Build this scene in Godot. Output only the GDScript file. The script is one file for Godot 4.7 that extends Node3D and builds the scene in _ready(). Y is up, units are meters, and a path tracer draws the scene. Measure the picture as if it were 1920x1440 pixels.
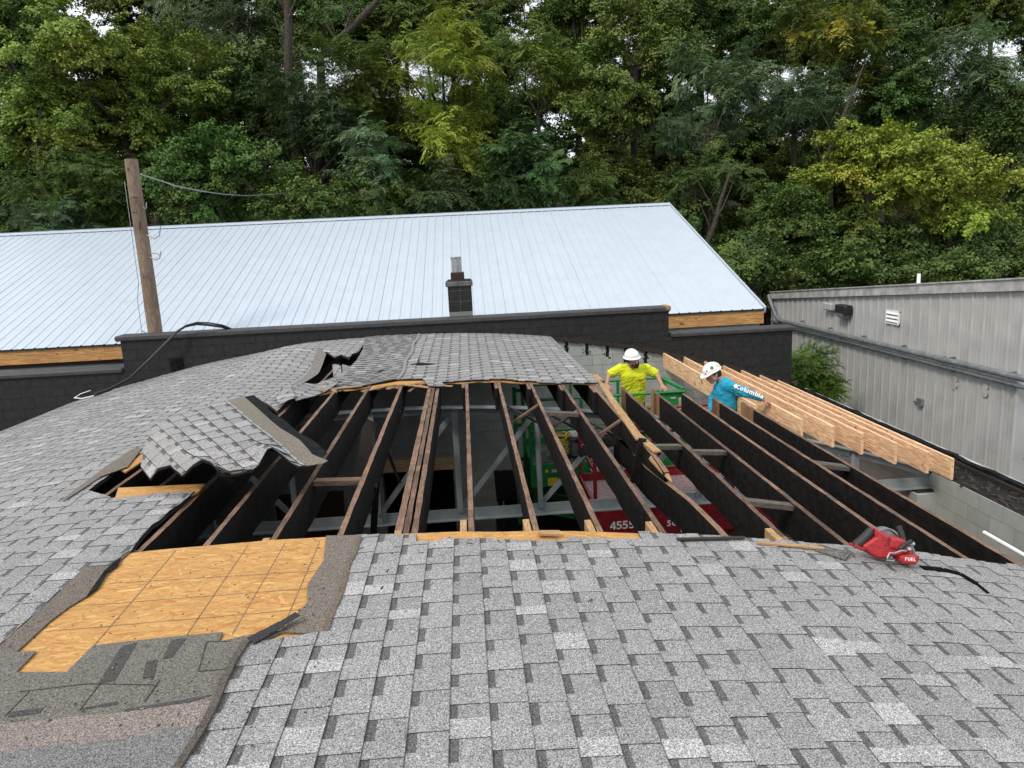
extends Node3D
# A fire-damaged barrel-vault roof seen from its crown. y up, metres; the crown of the vault is y = 0, the camera stands on it.

const EYE := Vector3(0, 1.75, 0)
const TURN := Vector3(-11.25, -3.25, -2.75)
const FOCAL := 1391.0            # in pixels of the 1920 x 1440 photograph
const XC := -1.2                 # crown line of the vault
const KR := 0.0241               # y = -KR (x - XC)^2
const ZT := -9.2                 # steel truss
const ZW := -14.2                # inner face of the end wall
const EXPO := 0.153              # shingle exposure

var cam_basis := Basis()
var rng := RandomNumberGenerator.new()
var taken := {}
var M := {}
var noise := FastNoiseLite.new()


# ---------------------------------------------------------------- mesh collector
class MB:
	var v := PackedVector3Array()
	var n := PackedVector3Array()
	var c := PackedColorArray()
	var u := PackedVector2Array()
	var col := Color(1, 1, 1)

	func tri(a: Vector3, b: Vector3, d: Vector3, ua := Vector2.ZERO, ub := Vector2.ZERO, ud := Vector2.ZERO) -> void:
		var m := (d - a).cross(b - a).normalized()
		v.push_back(a); v.push_back(b); v.push_back(d)
		n.push_back(m); n.push_back(m); n.push_back(m)
		c.push_back(col); c.push_back(col); c.push_back(col)
		u.push_back(ua); u.push_back(ub); u.push_back(ud)

	func trin(a: Vector3, b: Vector3, d: Vector3, na: Vector3, nb: Vector3, nd: Vector3, ua := Vector2.ZERO, ub := Vector2.ZERO, ud := Vector2.ZERO) -> void:
		if (d - a).cross(b - a).dot(na + nb + nd) < 0.0:
			v.push_back(a); v.push_back(d); v.push_back(b)
			n.push_back(na); n.push_back(nd); n.push_back(nb)
			c.push_back(col); c.push_back(col); c.push_back(col)
			u.push_back(ua); u.push_back(ud); u.push_back(ub)
			return
		v.push_back(a); v.push_back(b); v.push_back(d)
		n.push_back(na); n.push_back(nb); n.push_back(nd)
		c.push_back(col); c.push_back(col); c.push_back(col)
		u.push_back(ua); u.push_back(ub); u.push_back(ud)

	func quad(a: Vector3, b: Vector3, d: Vector3, e: Vector3, ua := Vector2.ZERO, ub := Vector2.ZERO, ud := Vector2.ZERO, ue := Vector2.ZERO) -> void:
		tri(a, b, d, ua, ub, ud)
		tri(a, d, e, ua, ud, ue)

	# a quad turned so that its front looks away from MID
	func quado(a: Vector3, b: Vector3, d: Vector3, e: Vector3, mid: Vector3, ua := Vector2.ZERO, ub := Vector2.ZERO, ud := Vector2.ZERO, ue := Vector2.ZERO) -> void:
		var m := (d - a).cross(b - a)
		if m.dot((a + b + d + e) * 0.25 - mid) < 0.0:
			quad(a, e, d, b, ua, ue, ud, ub)
		else:
			quad(a, b, d, e, ua, ub, ud, ue)

	# eight corners: p[0..3] one end going round, p[4..7] the other end; uv: x along, y around
	func hexa(p: Array, uo := Vector2.ZERO, caps := true) -> void:
		var mid := Vector3.ZERO
		for q in p:
			mid += q
		mid /= 8.0
		var l: float = (p[4] - p[0]).length()
		var r := uo.y
		for i in 4:
			var j := (i + 1) % 4
			var w: float = (p[j] - p[i]).length()
			quado(p[i], p[j], p[j + 4], p[i + 4], mid, Vector2(uo.x, r), Vector2(uo.x, r + w), Vector2(uo.x + l, r + w), Vector2(uo.x + l, r))
			r += w
		if caps:
			for k in [0, 4]:
				var a: Vector3 = p[k]
				var w2: float = (p[k + 1] - a).length()
				var h2: float = (p[k + 3] - a).length()
				quado(p[k], p[k + 1], p[k + 2], p[k + 3], mid, uo, uo + Vector2(0, w2), uo + Vector2(h2 * 0.15, w2), uo + Vector2(h2 * 0.15, 0))

	# straight bar from a to b, W across, H along UP
	func bar(a: Vector3, b: Vector3, w: float, h: float, up := Vector3.UP, uo := Vector2.ZERO) -> void:
		var d := (b - a).normalized()
		var s := d.cross(up)
		if s.length() < 0.01:
			s = d.cross(Vector3.RIGHT)
		s = s.normalized() * w * 0.5
		var t := s.cross(d).normalized() * h * 0.5
		hexa([a - s - t, a + s - t, a + s + t, a - s + t, b - s - t, b + s - t, b + s + t, b - s + t], uo)

	func box(lo: Vector3, hi: Vector3, uo := Vector2.ZERO) -> void:
		hexa([Vector3(lo.x, lo.y, lo.z), Vector3(hi.x, lo.y, lo.z), Vector3(hi.x, hi.y, lo.z), Vector3(lo.x, hi.y, lo.z), Vector3(lo.x, lo.y, hi.z), Vector3(hi.x, lo.y, hi.z), Vector3(hi.x, hi.y, hi.z), Vector3(lo.x, hi.y, hi.z)], uo)

	# box with chamfered edges on the four long edges around z and the front face
	func cbox(lo: Vector3, hi: Vector3, ch: float, axis := 2) -> void:
		var mid := (lo + hi) * 0.5
		var a := axis
		var b := (axis + 1) % 3
		var d := (axis + 2) % 3
		var rings := []
		for k in 4:
			var inset := ch if k == 0 or k == 3 else 0.0
			var at: float = [lo[a], lo[a] + ch, hi[a] - ch, hi[a]][k]
			var ring := []
			var bl := lo[b] + inset
			var bh := hi[b] - inset
			var dl := lo[d] + inset
			var dh := hi[d] - inset
			for q in [[bl + ch, dl], [bh - ch, dl], [bh, dl + ch], [bh, dh - ch], [bh - ch, dh], [bl + ch, dh], [bl, dh - ch], [bl, dl + ch]]:
				var p := Vector3.ZERO
				p[a] = at
				p[b] = q[0]
				p[d] = q[1]
				ring.push_back(p)
			rings.push_back(ring)
		for k in 3:
			for i in 8:
				var j := (i + 1) % 8
				quado(rings[k][i], rings[k][j], rings[k + 1][j], rings[k + 1][i], mid)
		for k in [0, 3]:
			var r: Array = rings[k]
			quado(r[0], r[1], r[2], r[3], mid)
			quado(r[0], r[3], r[4], r[7], mid)
			quado(r[4], r[5], r[6], r[7], mid)

	# tube through points with radii
	func tube(pts: Array, radii, sides := 8, caps := true) -> void:
		var rings := []
		var dirs := []
		var up := Vector3.UP
		var along := 0.0
		for i in pts.size():
			var d: Vector3 = (pts[mini(i + 1, pts.size() - 1)] - pts[maxi(i - 1, 0)]).normalized()
			if i == 0 and absf(d.dot(up)) > 0.9:
				up = Vector3.RIGHT
			var s := d.cross(up).normalized()
			var t := s.cross(d).normalized()
			up = t
			if i > 0:
				along += (pts[i] - pts[i - 1]).length()
			var r: float = radii[i] if radii is Array else radii
			var ring := []
			var nn := []
			for k in sides + 1:
				var w := TAU * k / sides
				var o := s * cos(w) + t * sin(w)
				ring.push_back(pts[i] + o * r)
				nn.push_back(o)
			rings.push_back([ring, nn, along, r])
		for i in pts.size() - 1:
			var A: Array = rings[i]
			var B: Array = rings[i + 1]
			for k in sides:
				var u0: float = TAU * float(k) / sides * 0.16
				var u1: float = TAU * float(k + 1) / sides * 0.16
				var ua := Vector2(A[2], u0)
				var ub := Vector2(A[2], u1)
				var uc := Vector2(B[2], u1)
				var ud := Vector2(B[2], u0)
				trin(A[0][k], B[0][k], B[0][k + 1], A[1][k], B[1][k], B[1][k + 1], ua, ud, uc)
				trin(A[0][k], B[0][k + 1], A[0][k + 1], A[1][k], B[1][k + 1], A[1][k + 1], ua, uc, ub)
		if caps:
			for e in [0, pts.size() - 1]:
				var R: Array = rings[e][0]
				for k in sides:
					if e == 0:
						tri(pts[e], R[k], R[k + 1])
					else:
						tri(pts[e], R[k + 1], R[k])

	# profile of (radius, height) turned about the y axis of XF
	func lathe(prof: Array, xf: Transform3D, sides := 16) -> void:
		for i in prof.size() - 1:
			var a: Vector2 = prof[i]
			var b: Vector2 = prof[i + 1]
			var sl := Vector2(b.y - a.y, -(b.x - a.x)).normalized()
			for k in sides:
				var w0 := TAU * k / sides
				var w1 := TAU * (k + 1) / sides
				var d0 := Vector3(cos(w0), 0, sin(w0))
				var d1 := Vector3(cos(w1), 0, sin(w1))
				var n0: Vector3 = (xf.basis * (d0 * sl.x + Vector3.UP * sl.y)).normalized()
				var n1: Vector3 = (xf.basis * (d1 * sl.x + Vector3.UP * sl.y)).normalized()
				var p0 := xf * (d0 * a.x + Vector3.UP * a.y)
				var p1 := xf * (d1 * a.x + Vector3.UP * a.y)
				var q0 := xf * (d0 * b.x + Vector3.UP * b.y)
				var q1 := xf * (d1 * b.x + Vector3.UP * b.y)
				trin(p0, q0, q1, n0, n0, n1)
				trin(p0, q1, p1, n0, n1, n1)

	# outline extruded along z of XF, with a bevel on both faces
	func extrude(pts: PackedVector2Array, z0: float, z1: float, bevel: float, xf := Transform3D()) -> void:
		var inner := pts
		if bevel > 0.0:
			var off := Geometry2D.offset_polygon(pts, -bevel, Geometry2D.JOIN_MITER)
			if off.size() == 1:
				inner = off[0]
			else:
				bevel = 0.0
		var same := inner.size() == pts.size()
		for e in [0, 1]:
			var zf := z0 if e == 0 else z1
			var zb := z0 + bevel if e == 0 else z1 - bevel
			var idx := Geometry2D.triangulate_polygon(inner)
			for t in range(0, idx.size(), 3):
				var A := inner[idx[t]]
				var B := inner[idx[t + 1]]
				var C := inner[idx[t + 2]]
				tri(xf * Vector3(A.x, A.y, zf), xf * Vector3(B.x, B.y, zf), xf * Vector3(C.x, C.y, zf))
			if bevel > 0.0:
				for i in inner.size():
					var P := inner[i]
					var Q := inner[(i + 1) % inner.size()]
					var p2 := near(pts, P)
					var q2 := near(pts, Q)
					quad(xf * Vector3(P.x, P.y, zf), xf * Vector3(Q.x, Q.y, zf), xf * Vector3(q2.x, q2.y, zb), xf * Vector3(p2.x, p2.y, zb))
		for i in pts.size():
			var a := pts[i]
			var b := pts[(i + 1) % pts.size()]
			quad(xf * Vector3(a.x, a.y, z0 + bevel), xf * Vector3(b.x, b.y, z0 + bevel), xf * Vector3(b.x, b.y, z1 - bevel), xf * Vector3(a.x, a.y, z1 - bevel))

	func near(pts: PackedVector2Array, p: Vector2) -> Vector2:
		var best := pts[0]
		for q in pts:
			if q.distance_squared_to(p) < best.distance_squared_to(p):
				best = q
		return best

	func into(am: ArrayMesh, m: Material) -> void:
		if v.is_empty():
			return
		var arr := []
		arr.resize(Mesh.ARRAY_MAX)
		arr[Mesh.ARRAY_VERTEX] = v
		arr[Mesh.ARRAY_NORMAL] = n
		arr[Mesh.ARRAY_COLOR] = c
		arr[Mesh.ARRAY_TEX_UV] = u
		am.add_surface_from_arrays(Mesh.PRIMITIVE_TRIANGLES, arr)
		am.surface_set_material(am.get_surface_count() - 1, m)


# ---------------------------------------------------------------- nodes
func numbered(called: String) -> String:
	var k: int = taken.get(called, 0)
	taken[called] = k + 1
	return called if k == 0 else "%s_%03d" % [called, k]


func thing(called: String, label: String, category: String, group := "") -> Node3D:
	var o := Node3D.new()
	o.name = numbered(called)
	o.set_meta("label", label)
	o.set_meta("category", category)
	if group:
		o.set_meta("group", group)
	add_child(o)
	return o


func holder(called: String, parent: Node3D) -> Node3D:
	var o := Node3D.new()
	o.name = called
	parent.add_child(o, true)
	return o


# one mesh node from one or more collectors: [mb, material, mb, material, ...]
func part(called: String, parent: Node3D, sets: Array, label := "") -> MeshInstance3D:
	var am := ArrayMesh.new()
	for i in range(0, sets.size(), 2):
		sets[i].into(am, sets[i + 1])
	var o := MeshInstance3D.new()
	o.mesh = am
	o.name = called
	if label:
		o.set_meta("label", label)
	parent.add_child(o, true)
	return o


func solo(called: String, mb: MB, m: Material, label: String, category: String, group := "") -> MeshInstance3D:
	var o := part(numbered(called), self, [mb, m])
	o.set_meta("label", label)
	o.set_meta("category", category)
	if group:
		o.set_meta("group", group)
	return o


func setting(called: String, mb: MB, m: Material) -> MeshInstance3D:
	var o := part(called, self, [mb, m])
	o.set_meta("kind", "structure")
	return o


func lettering(parent: Node3D, called: String, words: String, height: float, m: Material, xf: Transform3D, depth := 0.004, face := "Droid Sans", bold := 700) -> void:
	var f := SystemFont.new()
	f.font_names = [face]
	f.font_weight = bold
	var t := TextMesh.new()
	t.text = words
	t.font = f
	t.font_size = 32
	t.pixel_size = height / 23.0
	t.depth = depth
	t.curve_step = 3.0
	t.material = m
	var o := MeshInstance3D.new()
	o.mesh = t
	o.name = called
	o.transform = xf
	parent.add_child(o, true)


# ---------------------------------------------------------------- the photograph's rays: a pixel gives a direction, a plane or the roof gives the place
func ray(px: float, py: float) -> Vector3:
	return cam_basis * Vector3((px - 960.0) / FOCAL, -(py - 720.0) / FOCAL, -1.0)


func at_z(px: float, py: float, z: float) -> Vector3:
	var d := ray(px, py)
	return EYE + d * (z / d.z)


func at_y(px: float, py: float, y: float) -> Vector3:
	var d := ray(px, py)
	return EYE + d * ((y - EYE.y) / d.y)


func on_roof(px: float, py: float, off := 0.0) -> Vector3:
	var d := ray(px, py)
	var a := KR * d.x * d.x
	var b := d.y - 2.0 * KR * d.x * XC
	var cc := EYE.y - off + KR * XC * XC
	var t := -cc / b
	if a > 1e-7:
		var D := b * b - 4.0 * a * cc
		t = (-b - sqrt(maxf(D, 0.0))) / (2.0 * a)
		if t < 0.0:
			t = (-b + sqrt(maxf(D, 0.0))) / (2.0 * a)
	return EYE + d * t


func seen_at(p: Vector3) -> Vector3:
	var q := cam_basis.transposed() * (p - EYE)
	if q.z > -0.05:
		return Vector3(-9999, -9999, 0)
	return Vector3(960.0 + FOCAL * q.x / -q.z, 720.0 - FOCAL * q.y / -q.z, -q.z)


func vault(x: float) -> float:
	return -KR * (x - XC) * (x - XC)


func gauss(x: float, z: float, cx: float, cz: float, sx: float, sz: float) -> float:
	return exp(-((x - cx) * (x - cx)) / (sx * sx) - ((z - cz) * (z - cz)) / (sz * sz))


# the roof as it lies now: the vault plus its waves and humps
func roof_y(x: float, z: float) -> float:
	var y := vault(x)
	var left := smoothstep(-2.2, -3.2, x)
	y += left * (0.012 * sin(z * 2.1 + x * 0.8) + 0.009 * sin(x * 2.9 - z * 0.7) + 0.006 * sin(z * 4.3 + x * 1.7))
	y += 0.14 * gauss(x, z, -3.1, -12.6, 0.75, 1.3) - 0.08 * gauss(x, z, -2.35, -11.0, 0.4, 1.0)
	if z < -9.0:
		y -= 0.05 * gauss(x, z, -1.5, -10.6, 0.6, 1.2)
		y += 0.012 * sin(x * 5.1) * smoothstep(-13.5, -10.5, z)
	return y


func lin(r: float, g: float, b: float) -> Color:
	return Color(r, g, b).linear_to_srgb()


func poly_px(list: Array, off := 0.0) -> PackedVector2Array:
	var out := PackedVector2Array()
	for p in list:
		var q := on_roof(p[0], p[1], off)
		out.push_back(Vector2(q.x, q.z))
	return out


# ---------------------------------------------------------------- textures and materials
func bytes_tex(w: int, h: int, data: PackedByteArray) -> ImageTexture:
	return ImageTexture.create_from_image(Image.create_from_data(w, h, false, Image.FORMAT_RGB8, data))


func put3(d: PackedByteArray, i: int, r: float, g: float, b: float) -> void:
	d[i] = int(clampf(r, 0.0, 1.0) * 255.0)
	d[i + 1] = int(clampf(g, 0.0, 1.0) * 255.0)
	d[i + 2] = int(clampf(b, 0.0, 1.0) * 255.0)


# mineral granules of asphalt shingles: salt and pepper of several greys, 1 texel about 2.4 mm
func tex_granules() -> ImageTexture:
	var s := 768
	var r := RandomNumberGenerator.new()
	r.seed = 11
	var raw := PackedFloat32Array()
	raw.resize(s * s)
	for i in s * s:
		var k := r.randf()
		raw[i] = 0.34 + 0.16 * r.randf() if k < 0.34 else (0.93 + 0.07 * r.randf() if k > 0.64 else 0.60 + 0.24 * r.randf())
	var d := PackedByteArray()
	d.resize(s * s * 3)
	for y in s:
		for x in s:
			var i := y * s + x
			var v := raw[i] * 0.80 + (raw[y * s + (x + 1) % s] + raw[((y + 1) % s) * s + x]) * 0.10
			put3(d, i * 3, v, v * 0.99, v * 0.985)
	return bytes_tex(s, s, d)


# pressed wood strands
func tex_strands() -> ImageTexture:
	var s := 1024
	var r := RandomNumberGenerator.new()
	r.seed = 5
	var d := PackedByteArray()
	d.resize(s * s * 3)
	for i in s * s:
		put3(d, i * 3, 0.80, 0.58, 0.33)
	for k in 5200:
		var cx := r.randf() * s
		var cy := r.randf() * s
		var a := r.randfn(0.0, 0.45)
		var l := r.randf_range(22, 64)
		var w := r.randf_range(3.0, 9.0)
		var t := r.randfn(0.0, 0.05)
		var red := r.randf() < 0.07
		var cr := 0.85 + t
		var cg := (0.60 if not red else 0.52) + t
		var cb := (0.34 if not red else 0.28) + t * 0.8
		var ca := cos(a)
		var sa := sin(a)
		for i in range(int(-l), int(l)):
			var edge := w * (1.0 - pow(absf(i) / l, 4.0))
			for j in range(int(-edge), int(edge) + 1):
				var px := posmod(int(cx + i * ca - j * sa), s)
				var py := posmod(int(cy + i * sa + j * ca), s)
				var rim := 0.88 if j >= int(edge) else 1.0 + 0.04 * sin(j * 1.9 + k)
				put3(d, (py * s + px) * 3, cr * rim, cg * rim, cb * rim)
		if r.randf() < 0.25:
			for i in range(int(-l * 0.5), int(l * 0.5)):
				var px2 := posmod(int(cx + i * ca), s)
				var py2 := posmod(int(cy + i * sa), s)
				put3(d, (py2 * s + px2) * 3, 0.52, 0.33, 0.16)
	return bytes_tex(s, s, d)


# grain along u; KNOTS dark knots; values multiply the material's colour
func tex_wood(sd: int, knots: int, contrast: float) -> ImageTexture:
	var w := 1024
	var h := 256
	var r := RandomNumberGenerator.new()
	r.seed = sd
	var nz := FastNoiseLite.new()
	nz.seed = sd
	nz.frequency = 1.0
	nz.fractal_octaves = 3
	var ks := []
	for k in knots:
		ks.push_back(Vector3(r.randf() * w, r.randf() * h, r.randf_range(5, 11)))
	var d := PackedByteArray()
	d.resize(w * h * 3)
	for y in h:
		for x in w:
			var xx := x / float(w)
			var yy := float(y)
			var knot := 0.0
			for q in ks:
				var dx: float = (x - q.x) / 2.2
				var dy: float = y - q.y
				var e: float = sqrt(dx * dx + dy * dy) / q.z
				if e < 3.5:
					yy += signf(dy) * q.z * 0.8 * exp(-e)
					knot = maxf(knot, 1.0 - e if e < 1.0 else 0.0)
			var g := nz.get_noise_2d(xx * 5.0, yy * 0.075)
			var f := nz.get_noise_2d(xx * 12.0, yy * 0.9 + 70.0)
			var ring := sin(yy * 0.42 + g * 7.0)
			var v := 0.86 + contrast * (0.09 * ring + 0.15 * f + 0.10 * g) - knot * 0.45
			put3(d, (y * w + x) * 3, v, v * (1.0 - 0.05 * contrast * maxf(0.0, -ring)) - knot * 0.05, v - knot * 0.1 - 0.03 * contrast)
	return bytes_tex(w, h, d)


func tex_fbm(sd: int, freq: float, lo: float, hi: float, oct := 5, size := 512) -> ImageTexture:
	var nz := FastNoiseLite.new()
	nz.seed = sd
	nz.frequency = freq
	nz.fractal_octaves = oct
	var im := nz.get_seamless_image(size, size)
	im.convert(Image.FORMAT_L8)
	var src := im.get_data()
	var d := PackedByteArray()
	d.resize(size * size * 3)
	for i in size * size:
		var v: float = lerp(lo, hi, src[i] / 255.0)
		put3(d, i * 3, v, v, v)
	return bytes_tex(size, size, d)


# burnt timber: black with a fine net of cracks and ash-grey flakes
func tex_char() -> ImageTexture:
	var s := 512
	var nz := FastNoiseLite.new()
	nz.seed = 3
	nz.noise_type = FastNoiseLite.TYPE_CELLULAR
	nz.cellular_return_type = FastNoiseLite.RETURN_DISTANCE2_SUB
	nz.frequency = 0.035
	var im := nz.get_seamless_image(s, s)
	im.convert(Image.FORMAT_L8)
	var a := im.get_data()
	var nb := FastNoiseLite.new()
	nb.seed = 9
	nb.frequency = 0.012
	nb.fractal_octaves = 5
	var im2 := nb.get_seamless_image(s, s)
	im2.convert(Image.FORMAT_L8)
	var b := im2.get_data()
	var d := PackedByteArray()
	d.resize(s * s * 3)
	for i in s * s:
		var crack := smoothstep(0.02, 0.18, a[i] / 255.0)
		var p := b[i] / 255.0
		var v := (0.50 + 0.5 * crack) * (0.55 + 0.6 * p)
		var ash := smoothstep(0.62, 0.8, p) * 0.25
		put3(d, i * 3, v + ash, v + ash * 0.95, v * 0.98 + ash * 0.9)
	return bytes_tex(s, s, d)


func mat(c: Color, rough := 0.85, tex: Texture2D = null, scale := 1.0, tri := true, bump := 0.0, metal := 0.0, bump_tex: Texture2D = null) -> StandardMaterial3D:
	var m := StandardMaterial3D.new()
	m.albedo_color = c
	m.roughness = rough
	m.metallic = metal
	m.vertex_color_use_as_albedo = true
	m.texture_filter = BaseMaterial3D.TEXTURE_FILTER_LINEAR_WITH_MIPMAPS_ANISOTROPIC
	m.uv1_scale = Vector3.ONE * scale
	if tri:
		m.uv1_triplanar = true
		m.uv1_world_triplanar = true
		m.uv1_triplanar_sharpness = 6.0
	if tex:
		m.albedo_texture = tex
	if bump > 0.0:
		m.heightmap_enabled = true
		m.heightmap_texture = bump_tex if bump_tex else tex
		m.heightmap_scale = bump
	return m


func make_materials() -> void:
	var gran := tex_granules()
	var osb := tex_strands()
	var woodA := tex_wood(21, 9, 1.0)
	var woodB := tex_wood(22, 5, 1.5)
	var charT := tex_char()
	var fbm := tex_fbm(31, 0.012, 0.72, 1.0)
	var fbmc := tex_fbm(32, 0.02, 0.45, 1.0)
	var fine := tex_fbm(33, 0.08, 0.80, 1.0)
	var soft := tex_fbm(38, 0.010, 0.90, 1.0)
	M.shingle = mat(lin(1, 1, 1), 0.95, gran, 1.0 / 1.85, true, 0.25)
	M.osb = mat(lin(0.66, 0.765, 0.75), 0.8, osb, 1.0 / 1.15, true, 0.05)
	M.osb_edge = mat(lin(0.06, 0.048, 0.04), 0.9, osb, 1.0 / 0.6)
	M.felt = mat(lin(0.019, 0.019, 0.020), 0.8, fbmc, 0.9, true, 0.3)
	M.lumber = mat(lin(1.0, 0.67, 0.42), 0.7, woodA, 1.0, false, 0.05)
	M.lumber.uv1_scale = Vector3(0.35, 1.3, 1)
	M.fascia = mat(lin(0.60, 0.325, 0.115), 0.65, woodA, 1.0, false)
	M.fascia.uv1_scale = Vector3(0.3, 1.3, 1)
	M.oldwood = mat(lin(0.27, 0.165, 0.11), 0.9, woodB, 1.0, false, 0.12)
	M.oldwood.uv1_scale = Vector3(0.9, 4.0, 1)
	M.rawwood = mat(lin(0.52, 0.325, 0.155), 0.85, woodB, 1.0, false, 0.1)
	M.rawwood.uv1_scale = Vector3(0.9, 5.0, 1)
	M.charred = mat(lin(0.0125, 0.0110, 0.0100), 0.72, charT, 1.1, true, 1.0)
	M.charred.metallic_specular = 0.35
	M.greywood = mat(lin(0.13, 0.115, 0.10), 0.9, woodB, 1.0, false)
	M.greywood.uv1_scale = Vector3(0.9, 4.0, 1)
	M.darkwood = mat(lin(0.035, 0.025, 0.02), 0.85, woodB, 1.0, false)
	M.darkwood.uv1_scale = Vector3(0.9, 4.0, 1)
	M.parapet = mat(lin(0.0155, 0.0155, 0.0162), 0.75, fbmc, 0.7, true, 0.25)
	M.tarjoint = mat(lin(0.030, 0.030, 0.031), 0.85, fbmc, 0.7)
	M.coping = mat(lin(0.050, 0.051, 0.053), 0.6, fbm, 0.9)
	M.cmu = mat(lin(0.37, 0.39, 0.37), 0.8, soft, 0.55, true, 0.12, 0.0, fine)
	M.mortar = mat(lin(0.21, 0.22, 0.21), 0.95, fine, 1.0)
	M.steel = mat(lin(0.26, 0.29, 0.295), 0.55, soft, 0.8)
	M.whitemetal = mat(lin(0.455, 0.515, 0.58), 0.38, tex_fbm(34, 0.006, 0.965, 1.0), 0.4)
	M.whitemetal.metallic_specular = 0.5
	M.greypanel = mat(lin(0.435, 0.44, 0.435), 0.5, tex_fbm(35, 0.008, 0.88, 1.0), 0.35)
	M.greytrim = mat(lin(0.52, 0.515, 0.50), 0.5, fbm, 0.5)
	M.pipe = mat(lin(0.26, 0.29, 0.31), 0.45, fbm, 0.8, true, 0.0, 0.3)
	M.black = mat(lin(0.016, 0.016, 0.017), 0.5)
	M.rubber = mat(lin(0.02, 0.02, 0.021), 0.6)
	M.concrete = mat(lin(0.20, 0.195, 0.185), 0.9, fbmc, 0.35)
	M.white = mat(lin(0.78, 0.78, 0.78), 0.5)
	M.galv = mat(lin(0.50, 0.51, 0.52), 0.4, fbm, 2.0, true, 0.0, 0.7)
	M.clay = mat(lin(0.06, 0.025, 0.02), 0.85, fbmc, 2.0)
	M.pole = mat(lin(0.31, 0.235, 0.18), 0.9, woodB, 1.0, false, 0.6)
	M.pole.uv1_scale = Vector3(0.45, 3.2, 1)
	M.earth = mat(lin(0.045, 0.038, 0.026), 0.95, fbmc, 0.2)
	M.earth.metallic_specular = 0.1
	M.felt.metallic_specular = 0.2
	M.gravel = mat(lin(0.22, 0.21, 0.19), 0.95, gran, 0.25)
	M.bark = mat(lin(0.11, 0.088, 0.068), 0.95, tex_fbm(36, 0.03, 0.4, 1.0), 0.7, true, 2.0)
	M.green = mat(lin(0.016, 0.26, 0.06), 0.45, fbm, 1.0)
	M.red = mat(lin(0.30, 0.012, 0.022), 0.45, fbm, 1.0)
	M.deckpink = mat(lin(0.50, 0.36, 0.36), 0.85, tex_fbm(37, 0.03, 0.45, 1.0), 1.4)
	M.saw_red = mat(lin(0.50, 0.022, 0.028), 0.55, fbm, 6.0)
	M.yellow = mat(lin(0.72, 0.52, 0.03), 0.6)
	M.leaf = mat(lin(1, 1, 1), 0.6)
	M.leaf.backlight_enabled = true
	M.leaf.backlight = lin(0.15, 0.19, 0.03)
	M.leaf.metallic_specular = 0.3
	M.leaf.cull_mode = BaseMaterial3D.CULL_DISABLED
	M.dead = mat(lin(0.24, 0.10, 0.045), 0.9)


# ---------------------------------------------------------------- shingles
# A course runs along b; a grows downhill. Every cell is one piece of shingle: a low lap with its band of dark granules, and a raised tooth.
var cells := []


func clip(poly: PackedVector2Array, a0: float, a1: float, b0: float, b1: float) -> Array:
	var rect := PackedVector2Array([Vector2(a0, b0), Vector2(a1, b0), Vector2(a1, b1), Vector2(a0, b1)])
	var inside := 0
	for p in rect:
		if Geometry2D.is_point_in_polygon(p, poly):
			inside += 1
	var mid := Geometry2D.is_point_in_polygon(Vector2((a0 + a1) * 0.5, (b0 + b1) * 0.5), poly)
	if inside == 4 and mid:
		return [rect]
	# the engine's test may miss where its ray meets a corner: count crossings once more
	inside = 0
	for p in rect:
		if within(p, poly):
			inside += 1
	if inside == 4:
		return [rect]
	if inside == 0 and not within((rect[0] + rect[2]) * 0.5, poly):
		return []
	return Geometry2D.intersect_polygons(rect, poly)


func within(p: Vector2, poly: PackedVector2Array) -> bool:
	var odd := false
	var q := poly[poly.size() - 1]
	for v in poly:
		if (v.y > p.y) != (q.y > p.y) and p.x < (q.x - v.x) * (p.y - v.y) / (q.y - v.y) + v.x:
			odd = not odd
		q = v
	return odd


func shingles(poly: PackedVector2Array, fmap: Callable, e: float, unit: float, sd: int, tone: float, called := "shingle", tint := Color(1, 1, 1), edge := 0.05) -> void:
	var r := RandomNumberGenerator.new()
	r.seed = sd
	var lo := Vector2(1e9, 1e9)
	var hi := Vector2(-1e9, -1e9)
	for p in poly:
		lo = lo.min(p)
		hi = hi.max(p)
	var i0 := int(floor(lo.x / e))
	var i1 := int(ceil(hi.x / e))
	for i in range(i0, i1):
		var up := i * e
		var b := lo.y - r.randf() * 0.3 * unit
		while b < hi.y:
			var lap: float = r.randf_range(0.085, 0.14) * unit
			var tooth: float = r.randf_range(0.075, 0.165) * unit
			var t := tone * (1.0 + r.randfn(0.0, 0.055))
			var light := r.randf() < 0.15
			var cut := r.randf_range(0.0, 0.12) if light else 1.0
			var wob := r.randfn(0.0, 0.0004)
			var b1 := b + lap
			var b2 := b1 + tooth
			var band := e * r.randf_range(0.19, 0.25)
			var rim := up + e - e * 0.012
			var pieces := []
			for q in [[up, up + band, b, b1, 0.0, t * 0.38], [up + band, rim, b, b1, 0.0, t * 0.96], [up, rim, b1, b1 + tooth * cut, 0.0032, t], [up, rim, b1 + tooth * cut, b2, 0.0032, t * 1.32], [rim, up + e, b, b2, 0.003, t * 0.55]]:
				if q[3] - q[2] < 0.002:
					continue
				for pl in clip(poly, q[0], q[1], q[2], q[3]):
					if pl.size() > 2:
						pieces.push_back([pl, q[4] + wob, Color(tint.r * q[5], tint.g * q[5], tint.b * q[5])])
			if pieces:
				var mid: Vector3 = fmap.call(up + e * 0.5, (b + b2) * 0.5, 0.0)
				var s := seen_at(mid)
				var score := 0.0
				if s.x > -40 and s.x < 1960 and s.y > 0 and s.y < 1480:
					score = (EYE.y - mid.y) / pow(s.z, 3.0) * (b2 - b)
				cells.push_back({"p": pieces, "up": up, "e": e, "f": fmap, "s": score, "n": called, "d": edge})
			b = b2


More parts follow.
